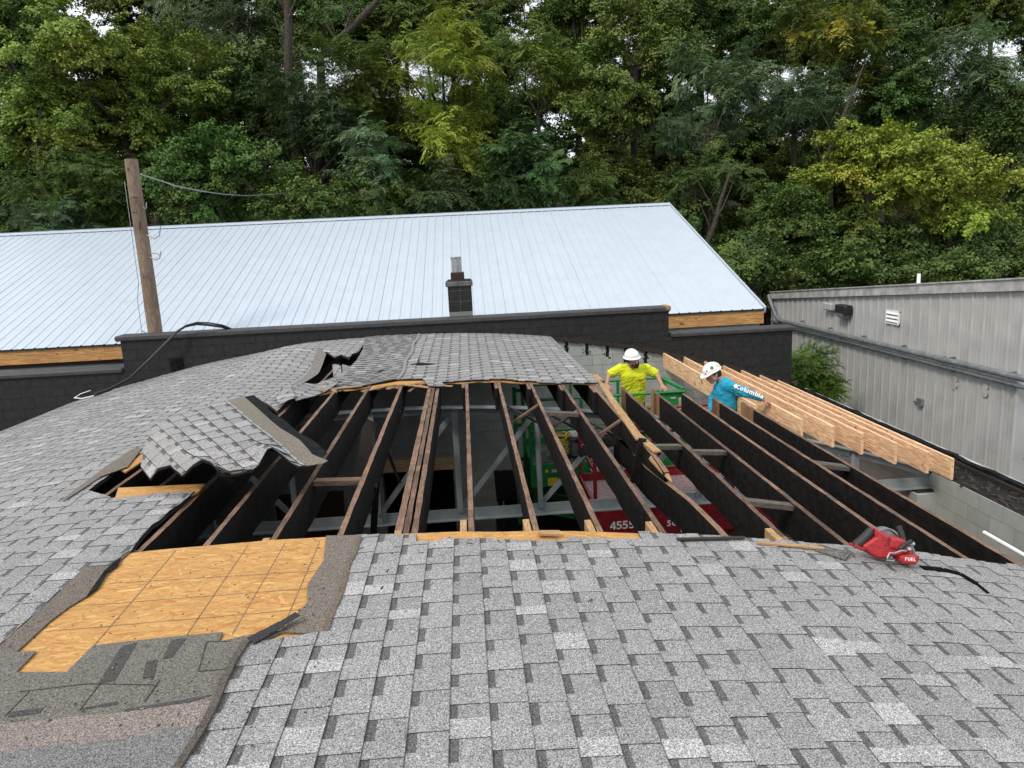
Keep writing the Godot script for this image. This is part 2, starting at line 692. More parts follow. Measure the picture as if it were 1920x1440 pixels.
func emit_cell(mb: MB, cell: Dictionary) -> void:
	var f: Callable = cell.f
	for q in cell.p:
		var pl: PackedVector2Array = q[0]
		var top := []
		var low := []
		for p in pl:
			var k := clampf((p.x - cell.up) / cell.e, 0.0, 1.0)
			top.push_back(f.call(p.x, p.y, 0.002 + 0.0055 * k + q[1]))
			low.push_back(f.call(p.x, p.y, -0.004))
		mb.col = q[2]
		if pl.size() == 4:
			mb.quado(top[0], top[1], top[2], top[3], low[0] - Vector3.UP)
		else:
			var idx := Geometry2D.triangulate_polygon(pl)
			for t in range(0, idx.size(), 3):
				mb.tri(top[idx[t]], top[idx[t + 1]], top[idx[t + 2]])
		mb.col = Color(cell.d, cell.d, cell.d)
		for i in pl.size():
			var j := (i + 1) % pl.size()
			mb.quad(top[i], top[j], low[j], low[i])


# a flat sheet (deck, felt, exposed underlap) that follows FMAP, split into STEP wide strips so that it bends with the vault
func sheet(poly: PackedVector2Array, fmap: Callable, top: float, thick: float, step: float, colour := Color(1, 1, 1), stepb := 50.0) -> MB:
	var mb := MB.new()
	var lo := Vector2(1e9, 1e9)
	var hi := Vector2(-1e9, -1e9)
	for p in poly:
		lo = lo.min(p)
		hi = hi.max(p)
	for i in range(int(floor(lo.x / step)), int(ceil(hi.x / step))):
		for j in range(int(floor(lo.y / stepb)), int(ceil(hi.y / stepb))):
			for pl in Geometry2D.intersect_polygons(PackedVector2Array([Vector2(i * step, j * stepb), Vector2((i + 1) * step, j * stepb), Vector2((i + 1) * step, (j + 1) * stepb), Vector2(i * step, (j + 1) * stepb)]), poly):
				if pl.size() < 3:
					continue
				var T := []
				var B := []
				for p in pl:
					T.push_back(fmap.call(p.x, p.y, top))
					B.push_back(fmap.call(p.x, p.y, top - thick))
				mb.col = colour
				var idx := Geometry2D.triangulate_polygon(pl)
				for t in range(0, idx.size(), 3):
					mb.tri(T[idx[t]], T[idx[t + 1]], T[idx[t + 2]])
					mb.tri(B[idx[t]], B[idx[t + 2]], B[idx[t + 1]])
				for k in pl.size():
					var m := (k + 1) % pl.size()
					mb.quad(T[k], T[m], B[m], B[k])
	return mb


func f_right(a: float, b: float, l: float) -> Vector3:
	return Vector3(a, roof_y(a, b) + l, b)


func f_left(a: float, b: float, l: float) -> Vector3:
	return Vector3(-a, roof_y(-a, b) + l, b)


func f_cross(a: float, b: float, l: float) -> Vector3:
	return Vector3(b, roof_y(b, a) + l + 0.012 * sin(b * 3.0 + a * 2.2), a)


func mirror(p: PackedVector2Array) -> PackedVector2Array:
	var o := PackedVector2Array()
	for q in p:
		o.push_back(Vector2(-q.x, q.y))
	return o


func swap(p: PackedVector2Array) -> PackedVector2Array:
	var o := PackedVector2Array()
	for q in p:
		o.push_back(Vector2(q.y, q.x))
	return o


func rough_edge(a: Vector2, b: Vector2, n: int, amp: float, r: RandomNumberGenerator) -> PackedVector2Array:
	var o := PackedVector2Array()
	for i in n:
		var t := float(i) / n
		var q := a.lerp(b, t)
		if i > 0:
			q += (b - a).orthogonal().normalized() * r.randf_range(-amp, amp)
		o.push_back(q)
	return o


var flap_grid := []


func f_flap(a: float, b: float, l: float) -> Vector3:
	# a: 0 uphill edge (right) .. 1 the fold on the left, beyond it the sheet drops; b: 0 far .. 1 near
	var p := flap_at(minf(a, 1.0), b)
	if a > 1.0:
		var d := flap_at(1.0, b) - flap_at(0.9, b)
		d.y = 0.0
		p += d * 10.0 * (a - 1.0) + Vector3(0, -0.95 * (a - 1.0) * (a - 1.0) - 0.18 * (a - 1.0), 0)
	p.y += 0.012 * sin(b * 11.0 + a * 4.0) * b + l
	p.y += 0.09 * exp(-pow((a - 0.45) / 0.07, 2.0)) * smoothstep(0.55, 0.85, b) + 0.07 * exp(-pow((a - 1.04) / 0.08, 2.0)) * smoothstep(0.45, 0.75, b) * smoothstep(1.0, 0.8, b)
	return p


func flap_at(a: float, b: float) -> Vector3:
	var wa := [(a - 0.5) * (a - 1.0) * 2.0, -4.0 * a * (a - 1.0), 2.0 * a * (a - 0.5)]
	var wb := [(b - 0.5) * (b - 1.0) * 2.0, -4.0 * b * (b - 1.0), 2.0 * b * (b - 0.5)]
	var p := Vector3.ZERO
	for j in 3:
		for i in 3:
			p += flap_grid[j * 3 + i] * wa[i] * wb[j]
	return p


func build_roof(house: Node3D) -> void:
	var r := RandomNumberGenerator.new()
	r.seed = 77
	var roof := holder("roof_covering", house)
	# ---- the covering nearest the camera, right of the crown
	var near := PackedVector2Array([Vector2(-0.72, -4.33), Vector2(-0.735, -3.2), Vector2(-1.075, -3.14), Vector2(-1.06, 1.4), Vector2(6.5, 1.4), Vector2(6.5, -4.28)])
	var x := 6.5
	while x > -0.72:
		var z := -4.335 + r.randf_range(-0.012, 0.02)
		if x > -0.25 and x < 1.12:
			z = -4.215 + r.randf_range(-0.02, 0.02)
		near.push_back(Vector2(x, z))
		near.push_back(Vector2(x - EXPO * 0.97, z + r.randf_range(-0.012, 0.012)))
		x -= EXPO
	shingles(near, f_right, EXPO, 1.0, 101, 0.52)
	var deck_near := PackedVector2Array([Vector2(-2.6, -4.36)])
	deck_near.append_array(rough_edge(Vector2(-2.13, -4.37), Vector2(6.5, -4.33), 60, 0.008, r))
	deck_near.append_array(PackedVector2Array([Vector2(6.5, 1.4), Vector2(-2.6, 1.4)]))
	part("sheathing", roof, [sheet(deck_near, f_right, -0.0065, 0.017, 0.41, Color(1, 1, 1), 0.5), M.osb], "bare strand board sheathing showing where shingles are stripped")
	# chalk and joint lines on the bare sheathing
	var lines := MB.new()
	lines.col = Color(0.42, 0.30, 0.2)
	for q in [[330, 1030, 135, 1255], [465, 1020, 345, 1195], [535, 1015, 435, 1188], [600, 1012, 530, 1175]]:
		var a := on_roof(q[0], q[1])
		var b := on_roof(q[2], q[3])
		lines.bar(Vector3(a.x, roof_y(a.x, a.z) - 0.0062, a.z), Vector3(b.x, roof_y(b.x, b.z) - 0.0062, b.z), 0.0045, 0.002)
	for q in [[205, 1092, 603, 1068], [140, 1135, 590, 1100], [85, 1182, 570, 1140]]:
		var a := on_roof(q[0], q[1])
		for k in 6:
			var p := on_roof(lerp(q[0], q[2], k / 6.0), lerp(q[1], q[3], k / 6.0))
			var p2 := on_roof(lerp(q[0], q[2], (k + 1) / 6.0), lerp(q[1], q[3], (k + 1) / 6.0))
			lines.bar(Vector3(p.x, roof_y(p.x, p.z) - 0.0062, p.z), Vector3(p2.x, roof_y(p2.x, p2.z) - 0.0062, p2.z), 0.004, 0.002)
	part("layout_line", roof, [lines, M.shingle])
	# ---- exposed underlaps and older layers beside the bare sheathing
	var brown := Color(0.30, 0.26, 0.215)
	var olive := Color(0.255, 0.25, 0.215)
	var strip_right := PackedVector2Array([Vector2(-0.94, -4.36), Vector2(-0.72, -4.34), Vector2(-0.735, -3.18), Vector2(-0.95, -3.22), Vector2(-0.88, -3.5), Vector2(-0.92, -3.7), Vector2(-0.89, -4.0)])
	part("exposed_underlap", roof, [sheet(strip_right, f_right, 0.004, 0.006, 0.3, brown), M.shingle], "brown weathered shingle strip right of the bare sheathing")
	var strip_left := poly_px([[250, 1030], [205, 1062], [160, 1064], [80, 1140], [0, 1211], [-60, 1262], [-30, 1262], [33, 1222], [62, 1195], [95, 1165], [128, 1140], [165, 1118], [186, 1100], [200, 1080], [222, 1055]])
	part("exposed_underlap", roof, [sheet(strip_left, f_right, 0.005, 0.006, 0.3, brown * 0.85), M.shingle], "dark brown shingle strip left of the bare sheathing")
	var tar := poly_px([[228, 1047], [222, 1062], [200, 1078], [186, 1103], [162, 1122], [168, 1112], [182, 1092], [196, 1072], [212, 1058]])
	part("felt_scrap", roof, [sheet(tar, f_right, 0.008, 0.003, 0.3), M.felt])
	var old := poly_px([[-80, 1300], [-40, 1225], [68, 1223], [30, 1262], [125, 1262], [175, 1212], [300, 1198], [418, 1187], [410, 1205], [470, 1192], [540, 1182], [452, 1222], [425, 1290], [395, 1320], [230, 1340], [0, 1362], [-80, 1372]])
	part("old_layer", roof, [sheet(old, f_right, 0.006, 0.007, 0.4, olive), M.shingle], "olive older shingle layer below the bare sheathing")
	var seams := MB.new()
	seams.col = Color(0.09, 0.085, 0.075)
	for q in [[[228, 1215], [258, 1207], [215, 1280], [185, 1284]], [[322, 1203], [350, 1199], [322, 1236], [305, 1238]], [[275, 1243], [296, 1240], [288, 1273], [268, 1274]], [[160, 1330], [222, 1318], [220, 1324], [152, 1333]], [[232, 1334], [345, 1315], [400, 1305], [350, 1322], [240, 1340]], [[20, 1338], [82, 1330], [75, 1340], [15, 1348]]]:
		var pp := poly_px(q)
		var mbq := sheet(pp, f_right, 0.0085, 0.002, 0.5, Color(0.11, 0.108, 0.105))
		part("sealant_strip", roof, [mbq, M.shingle])
	for q in [[[38, 1300], [165, 1285], [290, 1287]], [[10, 1346], [55, 1300]], [[150, 1335], [190, 1282]], [[272, 1318], [300, 1278]], [[372, 1262], [388, 1206], [432, 1205]], [[372, 1262], [440, 1256]]]:
		for k in q.size() - 1:
			var a := on_roof(q[k][0], q[k][1])
			var b := on_roof(q[k + 1][0], q[k + 1][1])
			seams.bar(Vector3(a.x, roof_y(a.x, a.z) + 0.0075, a.z), Vector3(b.x, roof_y(b.x, b.z) + 0.0075, b.z), 0.0035, 0.003)
	part("seam", roof, [seams, M.shingle])
	var pinkish := poly_px([[-80, 1372], [0, 1362], [230, 1340], [398, 1316], [372, 1368], [240, 1392], [0, 1416], [-80, 1424]])
	part("starter_strip", roof, [sheet(pinkish, f_right, 0.010, 0.006, 0.4, Color(0.40, 0.345, 0.31)), M.shingle], "pinkish worn shingle strip")
	var lowest := poly_px([[-80, 1424], [0, 1416], [240, 1392], [372, 1366], [348, 1420], [310, 1475], [200, 1490], [-80, 1500]])
	part("starter_strip", roof, [sheet(lowest, f_right, 0.016, 0.007, 0.4, Color(0.31, 0.31, 0.31)), M.shingle], "dark grey loose shingle strip")
	var rest := PackedVector2Array([Vector2(-2.6, -2.35), Vector2(-1.06, -2.22), Vector2(-1.06, 1.4), Vector2(-2.6, 1.4)])
	shingles(mirror(rest), f_left, EXPO, 1.0, 141, 0.46)
	# lifted edge of the right-hand covering along the crown
	var lip := MB.new()
	lip.col = Color(0.17, 0.145, 0.12)
	var last := Vector3.ZERO
	for k in 24:
		var z: float = lerp(-3.14, 0.4, k / 23.0)
		var px := -1.078 - 0.01 * sin(k * 1.3)
		var p := Vector3(px, roof_y(px, z) + 0.012, z)
		if k > 0:
			lip.bar(last, p, 0.03, 0.016)
		last = p
	part("torn_edge", roof, [lip, M.shingle])
	var lip2 := MB.new()
	lip2.col = Color(0.26, 0.20, 0.15)
	for k in 12:
		var z0: float = lerp(-4.3, -3.2, k / 12.0)
		var z1: float = lerp(-4.3, -3.2, (k + 1) / 12.0)
		lip2.bar(Vector3(-0.727 + 0.006 * sin(k), roof_y(-0.73, z0) + 0.008, z0), Vector3(-0.727 + 0.006 * sin(k + 1), roof_y(-0.73, z1) + 0.008, z1), 0.022, 0.012)
	part("torn_edge", roof, [lip2, M.shingle])
	var curl := MB.new()
	curl.col = Color(0.05, 0.05, 0.052)
	var cp := []
	for q in [[470, 1206, 0.012], [500, 1193, 0.02], [530, 1180, 0.03], [560, 1167, 0.045]]:
		var w := on_roof(q[0], q[1])
		cp.push_back(Vector3(w.x, roof_y(w.x, w.z) + q[2], w.z))
	for k in cp.size() - 1:
		curl.bar(cp[k], cp[k + 1], 0.07 - 0.012 * k, 0.003)
	part("curled_scrap", roof, [curl, M.shingle])

	# ---- left slope
	var left := PackedVector2Array([Vector2(-8.95, ZW + 0.02), Vector2(-1.95, ZW + 0.02)])
	left.append_array(poly_px([[684, 645], [672, 660], [660, 664], [654, 670], [640, 666], [628, 670], [610, 664], [597, 682], [580, 700], [562, 720], [552, 738], [520, 772], [505, 760], [480, 745]]))
	left.append_array(PackedVector2Array([Vector2(-3.1, -8.9), Vector2(-3.3, -7.9), Vector2(-3.08, -6.85), Vector2(-3.12, -6.4)]))
	left.append_array(poly_px([[165, 921], [218, 936], [300, 925], [365, 923], [352, 934], [340, 945], [318, 958], [300, 976], [285, 985], [262, 1010], [247, 1032], [205, 1060], [160, 1064], [80, 1140], [0, 1211], [-60, 1262], [-90, 1300]]))
	left.append_array(PackedVector2Array([Vector2(-2.62, -2.3), Vector2(-2.62, 1.4), Vector2(-8.95, 1.4)]))
	shingles(mirror(left), f_left, EXPO, 1.0, 102, 0.52)
	part("sheathing", roof, [sheet(mirror(left), f_left, -0.012, 0.016, 0.2, Color(0.5, 0.45, 0.4), 0.35), M.osb_edge])
	# bare strips of sheathing in the left opening
	var bare := poly_px([[214, 938], [222, 915], [300, 911], [384, 907], [372, 922], [358, 928], [300, 928]])
	part("sheathing", roof, [sheet(bare, f_right, 0.001, 0.014, 0.4), M.osb], "bare strip of strand board in the left opening")
	var bare2 := poly_px([[224, 882], [272, 852], [282, 858], [236, 886]])
	part("sheathing", roof, [sheet(bare2, f_right, 0.004, 0.014, 0.4), M.osb])
	var lipl := poly_px([[118, 945], [150, 925], [190, 898], [240, 880], [268, 848], [250, 850], [200, 880], [165, 905], [130, 932]])
	part("exposed_underlap", roof, [sheet(lipl, f_right, 0.02, 0.005, 0.3, brown), M.shingle], "brown curled shingle edge at the left opening")
	# ---- far strip still covered, right part with normal courses, left part buckled with courses turned across
	var far_r := PackedVector2Array([Vector2(-0.89, ZW + 0.02), Vector2(1.6, ZW + 0.02), Vector2(1.63, -11.5), Vector2(1.68, -9.5)])
	x = 1.62
	while x > -0.25:
		var z := -9.36 + r.randf_range(-0.05, 0.05)
		far_r.push_back(Vector2(x, z))
		far_r.push_back(Vector2(x - EXPO, z + r.randf_range(-0.02, 0.02)))
		x -= EXPO
	far_r.append_array(PackedVector2Array([Vector2(-0.3, -8.95), Vector2(-0.52, -9.05), Vector2(-0.62, -9.5), Vector2(-0.95, -9.5)]))
	shingles(far_r, f_right, EXPO, 1.0, 103, 0.49)
	var far_l := PackedVector2Array([Vector2(-1.95, ZW + 0.02), Vector2(-0.9, ZW + 0.02), Vector2(-0.955, -9.5), Vector2(-1.4, -9.3), Vector2(-2.05, -9.25)])
	far_l.append_array(poly_px([[572, 730], [600, 714], [628, 701], [650, 689], [668, 674], [680, 655]]))
	shingles(swap(far_l), f_cross, EXPO, 1.0, 104, 0.46, "shingle", Color(1, 1, 1), 0.16)
	var far_all := PackedVector2Array([Vector2(-1.9, ZW + 0.02), Vector2(1.58, ZW + 0.02), Vector2(1.66, -9.52)])
	far_all.append_array(rough_edge(Vector2(1.66, -9.42), Vector2(-2.0, -9.25), 40, 0.035, r))
	far_all.append_array(poly_px([[574, 728], [604, 713], [630, 701], [652, 689], [670, 674], [682, 655]]))
	part("sheathing", roof, [sheet(far_all, f_right, -0.02, 0.015, 0.3, Color(1, 1, 1), 0.8), M.osb])
	# ridge of folded shingles between the two parts
	var fold := MB.new()
	fold.col = Color(0.42, 0.42, 0.42)
	for k in 18:
		var z0: float = lerp(ZW + 0.05, -9.5, k / 18.0)
		var z1: float = lerp(ZW + 0.05, -9.5, (k + 1) / 18.0)
		fold.bar(Vector3(-0.925 + 0.02 * sin(k * 0.9), roof_y(-0.92, z0) + 0.012, z0), Vector3(-0.925 + 0.02 * sin((k + 1) * 0.9), roof_y(-0.92, z1) + 0.012, z1), 0.05, 0.02)
	part("folded_seam", roof, [fold, M.shingle])
	# splintered sheathing under the near edge of the far strip
	var spl := MB.new()
	for k in 26:
		var px := r.randf_range(565, 815)
		var w := on_roof(px, 722 + r.randf_range(-2, 8))
		spl.col = Color(1, 1, 1) * r.randf_range(0.6, 1.15)
		var p := Vector3(w.x, vault(w.x) - 0.02 - r.randf() * 0.03, -9.35)
		spl.bar(p, p + Vector3(r.randf_range(-0.35, 0.35), r.randf_range(-0.03, 0.03), r.randf_range(0.05, 0.3)), r.randf_range(0.02, 0.07), 0.01, Vector3.UP, Vector2(r.randf(), r.randf()))
	part("splinters", roof, [spl, M.rawwood])
	# rumpled scraps around the tear
	for q in [[[[640, 674], [655, 672], [657, 688], [642, 692]], -0.10], [[[622, 672], [638, 674], [640, 694], [624, 696]], -0.12], [[[546, 738], [566, 722], [600, 715], [640, 718], [600, 735], [556, 762]], 0.02], [[[515, 745], [545, 735], [556, 760], [525, 772]], 0.05]]:
		var pp := poly_px(q[0])
		shingles(mirror(pp), func(a, b, l): return Vector3(-a, roof_y(-a, b) + l + q[1] + 0.04 * sin(a * 9.0 + b * 2.0), b), EXPO, 1.0, 150 + int(q[0][0][0]), 0.48)
	var edge_brown := poly_px([[598, 660], [612, 668], [596, 694], [574, 714], [552, 730], [546, 722], [566, 704], [584, 684]])
	part("exposed_underlap", roof, [sheet(edge_brown, f_right, 0.014, 0.005, 0.2, Color(0.33, 0.30, 0.27), 0.5), M.shingle])
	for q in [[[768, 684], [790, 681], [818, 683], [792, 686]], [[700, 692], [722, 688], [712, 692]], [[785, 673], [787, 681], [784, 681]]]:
		part("painted_slit", roof, [sheet(poly_px(q), f_right, 0.014, 0.003, 0.2), M.felt])  # black slivers laid on the shingles paint the dark of open slits
	# ---- peeled flap
	for q in [[470, 737, 0.20], [385, 764, 0.30], [298, 791, 0.28], [540, 797, 0.25], [455, 822, 0.36], [362, 850, 0.31], [622, 858, 0.26], [525, 883, 0.22], [427, 908, 0.14]]:
		flap_grid.push_back(on_roof(q[0], q[1], q[2]))
	var flap := holder("peeled_flap", house)
	flap.set_meta("label", "sheet of shingles peeled up over the left opening")
	var fp := PackedVector2Array([Vector2(0.27, 0.0), Vector2(1.0, 0.0), Vector2(1.2, 0.10), Vector2(1.43, 0.27), Vector2(1.44, 0.42), Vector2(1.34, 0.43), Vector2(1.25, 0.49), Vector2(1.24, 0.65), Vector2(1.12, 0.65), Vector2(1.0, 0.73), Vector2(1.02, 0.88), Vector2(1.0, 1.0), Vector2(0.9, 0.96), Vector2(0.76, 0.93), Vector2(0.62, 0.84), Vector2(0.476, 0.79), Vector2(0.40, 0.86), Vector2(0.34, 1.02), Vector2(0.27, 1.01)])
	var before := cells.size()
	shingles(fp, f_flap, 0.15, 0.46, 105, 0.54, "flap_shingle")
	part("backing_felt", flap, [sheet(fp, f_flap, -0.012, 0.006, 0.1, Color(1, 1, 1), 0.1), M.felt])
	var fb := PackedVector2Array([Vector2(0.09, 0.0), Vector2(0.28, 0.0), Vector2(0.275, 0.5), Vector2(0.27, 1.0), Vector2(0.1, 1.02), Vector2(0.04, 1.0), Vector2(0.10, 0.88), Vector2(0.07, 0.7), Vector2(0.1, 0.5)])
	part("exposed_underlap", flap, [sheet(fb, f_flap, -0.002, 0.006, 0.1, Color(0.34, 0.30, 0.24), 0.1), M.shingle], "brown strip along the flap's upper edge")
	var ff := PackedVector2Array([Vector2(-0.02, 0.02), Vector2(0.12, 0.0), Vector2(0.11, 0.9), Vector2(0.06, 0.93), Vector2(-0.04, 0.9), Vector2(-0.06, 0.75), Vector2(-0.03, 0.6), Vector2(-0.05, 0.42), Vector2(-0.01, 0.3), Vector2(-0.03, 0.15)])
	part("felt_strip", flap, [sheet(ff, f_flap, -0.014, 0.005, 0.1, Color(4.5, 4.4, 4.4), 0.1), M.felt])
	# ---- hand the cells out: the largest 300 as parts, the others as one
	for k in range(before, cells.size()):
		var mb := MB.new()
		emit_cell(mb, cells[k])
		part("flap_shingle", flap, [mb, M.shingle])
	cells.resize(before)
	cells.sort_custom(func(p, q): return p.s > q.s)
	var field := MB.new()
	for k in cells.size():
		if k < 298:
			var mb := MB.new()
			emit_cell(mb, cells[k])
			part("shingle", roof, [mb, M.shingle])
		else:
			emit_cell(field, cells[k])
	part("shingle_field", roof, [field, M.shingle]).set_meta("kind", "stuff")
	print("cells ", cells.size(), " tris ", field.v.size() / 3)


# ---------------------------------------------------------------- timber, steel and walls of the burnt building
# a roof timber along z with a burnt, uneven skin; the top edge is bare brown wood
func rafter(parent: Node3D, x: float, z0: float, z1: float, sd: int, w := 0.037, h := 0.285, ytop := 99.0, far_brown := 0.0, near_ash := 0.0, dip := 0.0, called := "rafter") -> void:
	var r := RandomNumberGenerator.new()
	r.seed = sd
	var side := MB.new()
	var top := MB.new()
	var bare := MB.new()
	var n := int(absf(z1 - z0) / 0.15) + 1
	var yt := (vault(x) - 0.026) if ytop > 90.0 else ytop
	var uo := Vector2(r.randf() * 3.0, r.randf())
	var age := r.randf_range(0.6, 1.15)
	var prev := []
	for i in n + 1:
		var t := float(i) / n
		var z: float = lerp(z0, z1, t)
		var y := yt + r.randfn(0.0, 0.0011) - dip * (noise.get_noise_2d(z * 60.0, x * 90.0) * 0.7 + 0.5)
		var ws := w * (0.5 + r.randfn(0.0, 0.03))
		var o := r.randfn(0.0, 0.0007)
		var ring := [Vector3(x - ws + o, yt - h + r.randfn(0.0, 0.004), z), Vector3(x + ws + o, yt - h + r.randfn(0.0, 0.004), z), Vector3(x + ws + o, y, z), Vector3(x - ws + o, y, z)]
		if i > 0:
			var l: float = absf(z - lerp(z0, z1, (i - 1.0) / n))
			uo.x += l
			var mid: Vector3 = (ring[0] + ring[2] + prev[0] + prev[2]) * 0.25
			for k in 4:
				var m := (k + 1) % 4
				if k == 2:
					top.col = Color(1, 1, 1) * (r.randf_range(0.6, 1.2) if r.randf() < 0.88 else r.randf_range(1.3, 2.2)) * age * (0.75 if far_brown > 0.0 else 1.0)
					top.quado(prev[k], prev[m], ring[m], ring[k], mid, uo, uo + Vector2(0, w), uo + Vector2(l, w), uo + Vector2(l, 0))
				elif z < z0 + far_brown + r.randf_range(-0.05, 0.05) and (k == 3 or k == 1):
					bare.col = Color(1, 0.9, 0.8) * r.randf_range(0.25, 0.8)
					bare.quado(prev[k], prev[m], ring[m], ring[k], mid, Vector2(0, uo.x), Vector2(h, uo.x), Vector2(h, uo.x + l), Vector2(0, uo.x + l))
				else:
					var br := 0.9 + 0.9 * maxf(0.0, noise.get_noise_2d(z * 40.0 + k * 9.0, x * 70.0))
					side.col = Color(br * 1.06, br, br * 0.95)
					if near_ash > 0.0 and z > z1 - near_ash and k == 3:
						side.col = Color(0.95, 1, 1.08) * r.randf_range(1.0, 5.5)
					side.quado(prev[k], prev[m], ring[m], ring[k], mid)
		if i == 0 or i == n:
			side.quado(ring[0], ring[1], ring[2], ring[3], Vector3(x, yt - h * 0.5, (z0 + z1) * 0.5))
		prev = ring
	part(called, parent, [side, M.charred, top, M.oldwood, bare, M.rawwood])


func lumber(parent: Node3D, called: String, a: Vector3, b: Vector3, w: float, h: float, m: Material, up := Vector3.UP, tone := 1.0) -> MeshInstance3D:
	var mb := MB.new()
	mb.col = Color(tone, tone, tone)
	mb.bar(a, b, w, h, up, Vector2(rng.randf() * 5.0, rng.randf() * 2.0))
	return part(called, parent, [mb, m])


func build_frame(house: Node3D) -> void:
	var frame := holder("roof_frame", house)
	# near bay, between the front edge of the opening and the truss
	for k in range(-9, 10):
		var x := -0.05 + 0.41 * k
		if k == 4:
			continue
		var zfar := -9.42
		if k >= 5:
			zfar = -9.56 + 0.02 * (k % 3)
		if k < -5:
			zfar = -9.4
		rafter(frame, x, zfar, -3.9, 500 + k, 0.037, 0.285, 99.0, 0.42 if k >= 5 and k != 7 else 0.0, 0.85 if k >= 5 and k < 9 else 0.0, 0.016 if k == 5 else 0.002)
		if k == -1:
			rafter(frame, x - 0.05, -9.3, -3.95, 530, 0.045, 0.27, vault(x) - 0.03)
			rafter(frame, x + 0.052, -9.42, -3.95, 531, 0.04, 0.30, vault(x) - 0.035)
	# the broken rafter: a lower half that split off, an upper half that ends in a splinter
	var x4 := -0.05 + 0.41 * 4
	var y4 := vault(x4) - 0.026
	var brk := MB.new()
	var brt := MB.new()
	var prof := [[-9.42, 0.0, 0.285], [-8.4, 0.0, 0.285], [-7.6, 0.0, 0.26], [-7.0, -0.005, 0.2], [-6.5, -0.005, 0.17], [-6.1, -0.01, 0.13], [-5.85, -0.03, 0.08]]
	var prof2 := [[-8.0, -0.27, 0.30], [-7.4, -0.20, 0.285], [-6.9, -0.215, 0.29], [-6.5, -0.20, 0.285], [-6.1, -0.15, 0.285], [-5.7, -0.10, 0.285], [-5.2, -0.04, 0.285], [-4.6, -0.01, 0.285], [-3.9, 0.0, 0.285]]
	for pr in [prof, prof2]:
		for i in pr.size() - 1:
			var A: Array = pr[i]
			var B: Array = pr[i + 1]
			var mid := Vector3(x4, y4 + A[1] - A[2] * 0.5, (A[0] + B[0]) * 0.5)
			var p := []
			for q in [A, B]:
				p.push_back([Vector3(x4 - 0.021, y4 + q[1] - q[2], q[0]), Vector3(x4 + 0.021, y4 + q[1] - q[2], q[0]), Vector3(x4 + 0.021, y4 + q[1], q[0]), Vector3(x4 - 0.021, y4 + q[1], q[0])])
			for k in 4:
				var m := (k + 1) % 4
				var tgt := brt if k == 2 else brk
				tgt.col = Color(1, 1, 1) * (1.9 if pr == prof2 and i > 2 and k == 2 else 1.0)
				tgt.quado(p[0][k], p[0][m], p[1][m], p[1][k], mid, Vector2(A[0], 0), Vector2(A[0], 0.04), Vector2(B[0], 0.04), Vector2(B[0], 0))
	part("rafter", frame, [brk, M.charred, brt, M.oldwood], "broken charred rafter with a pale splintered end")
	var spike := MB.new()
	spike.tube([Vector3(x4, y4 - 0.05, -6.3), Vector3(x4 + 0.005, y4 - 0.055, -5.95), Vector3(x4 + 0.01, y4 - 0.075, -5.72)], [0.04, 0.036, 0.008], 6)
	part("splinter", frame, [spike, M.rawwood])
	# strips of sheathing still nailed along the broken rafter
	for q in [[1130, 722, 1165, 775, 0.07, 1.0], [1150, 752, 1200, 822, 0.08, 0.9], [1196, 815, 1232, 845, 0.07, 1.2], [1105, 700, 1140, 730, 0.06, 0.9], [1112, 702, 1122, 712, 0.12, 1.3]]:
		var a := on_roof(q[0], q[1])
		var b := on_roof(q[2], q[3])
		lumber(frame, "sheathing_strip", Vector3(a.x, vault(a.x) - 0.008, a.z), Vector3(b.x, vault(b.x) - 0.01, b.z), q[4], 0.016, M.rawwood, Vector3.UP, q[5])
	# timbers of the far bay, lapped beside the near ones
	for k in range(-12, 5):
		var x := -0.05 + 0.41 * k - 0.044
		var sag := 0.13 if x > -3.0 and x < -0.7 else 0.0
		rafter(frame, x, -14.1, -8.98 - sag * 4.0, 600 + k, 0.037, 0.285 - sag, vault(x) - 0.026 - sag)
	for k in range(-14, -9):
		rafter(frame, -0.05 + 0.41 * k, -9.4, -3.9, 640 + k)
	# timbers of the bay under the camera
	for k in range(-20, 16):
		var mb := MB.new()
		var x := -0.05 + 0.41 * k - 0.05
		mb.bar(Vector3(x, vault(x) - 0.17, -4.42 + 0.05 * (k % 2)), Vector3(x, vault(x) - 0.17, 1.3), 0.042, 0.28, Vector3.UP, Vector2(rng.randf() * 4.0, rng.randf()))
		part("rafter", frame, [mb, M.rawwood])
	# short pale lap ends at the front edge of the opening
	for k in [0, 1, 2, 3, 5]:
		var x: float = -0.05 + 0.41 * k - 0.05
		lumber(frame, "lap_end", Vector3(x, vault(x) - 0.10, -4.62), Vector3(x, vault(x) - 0.10, -4.3), 0.042, 0.14, M.rawwood, Vector3.UP, 1.2)
	# new timbers in the far bay on the right
	var nx := [3.80, 4.21, 4.62, 4.99, 5.36, 5.74, 6.10]
	var nz := [-9.5, -8.98, -8.96, -8.92, -8.78, -8.7, -8.74]
	for i in nx.size():
		var mb := MB.new()
		var t := 0.92 + 0.16 * rng.randf()
		mb.col = Color(t, t * (0.97 + 0.05 * rng.randf()), t * (0.95 + 0.08 * rng.randf()))
		var yc: float = vault(nx[i]) - 0.02 - 0.1425
		mb.cbox(Vector3(nx[i] - 0.019, yc - 0.1425, -14.12), Vector3(nx[i] + 0.019, yc + 0.1425, nz[i]), 0.003)
		for q in mb.v.size():
			var p := mb.v[q]
			var nn := mb.n[q]
			mb.u[q] = Vector2(p.z + i * 1.7, p.y + i * 0.37) if absf(nn.x) > 0.5 else (Vector2(p.z + i, p.x * 3.0 + i * 0.21) if absf(nn.y) > 0.5 else Vector2(p.y * 0.3 + i, p.x + p.y))
		part("new_rafter", frame, [mb, M.lumber], "fresh pale timber set into the end wall")
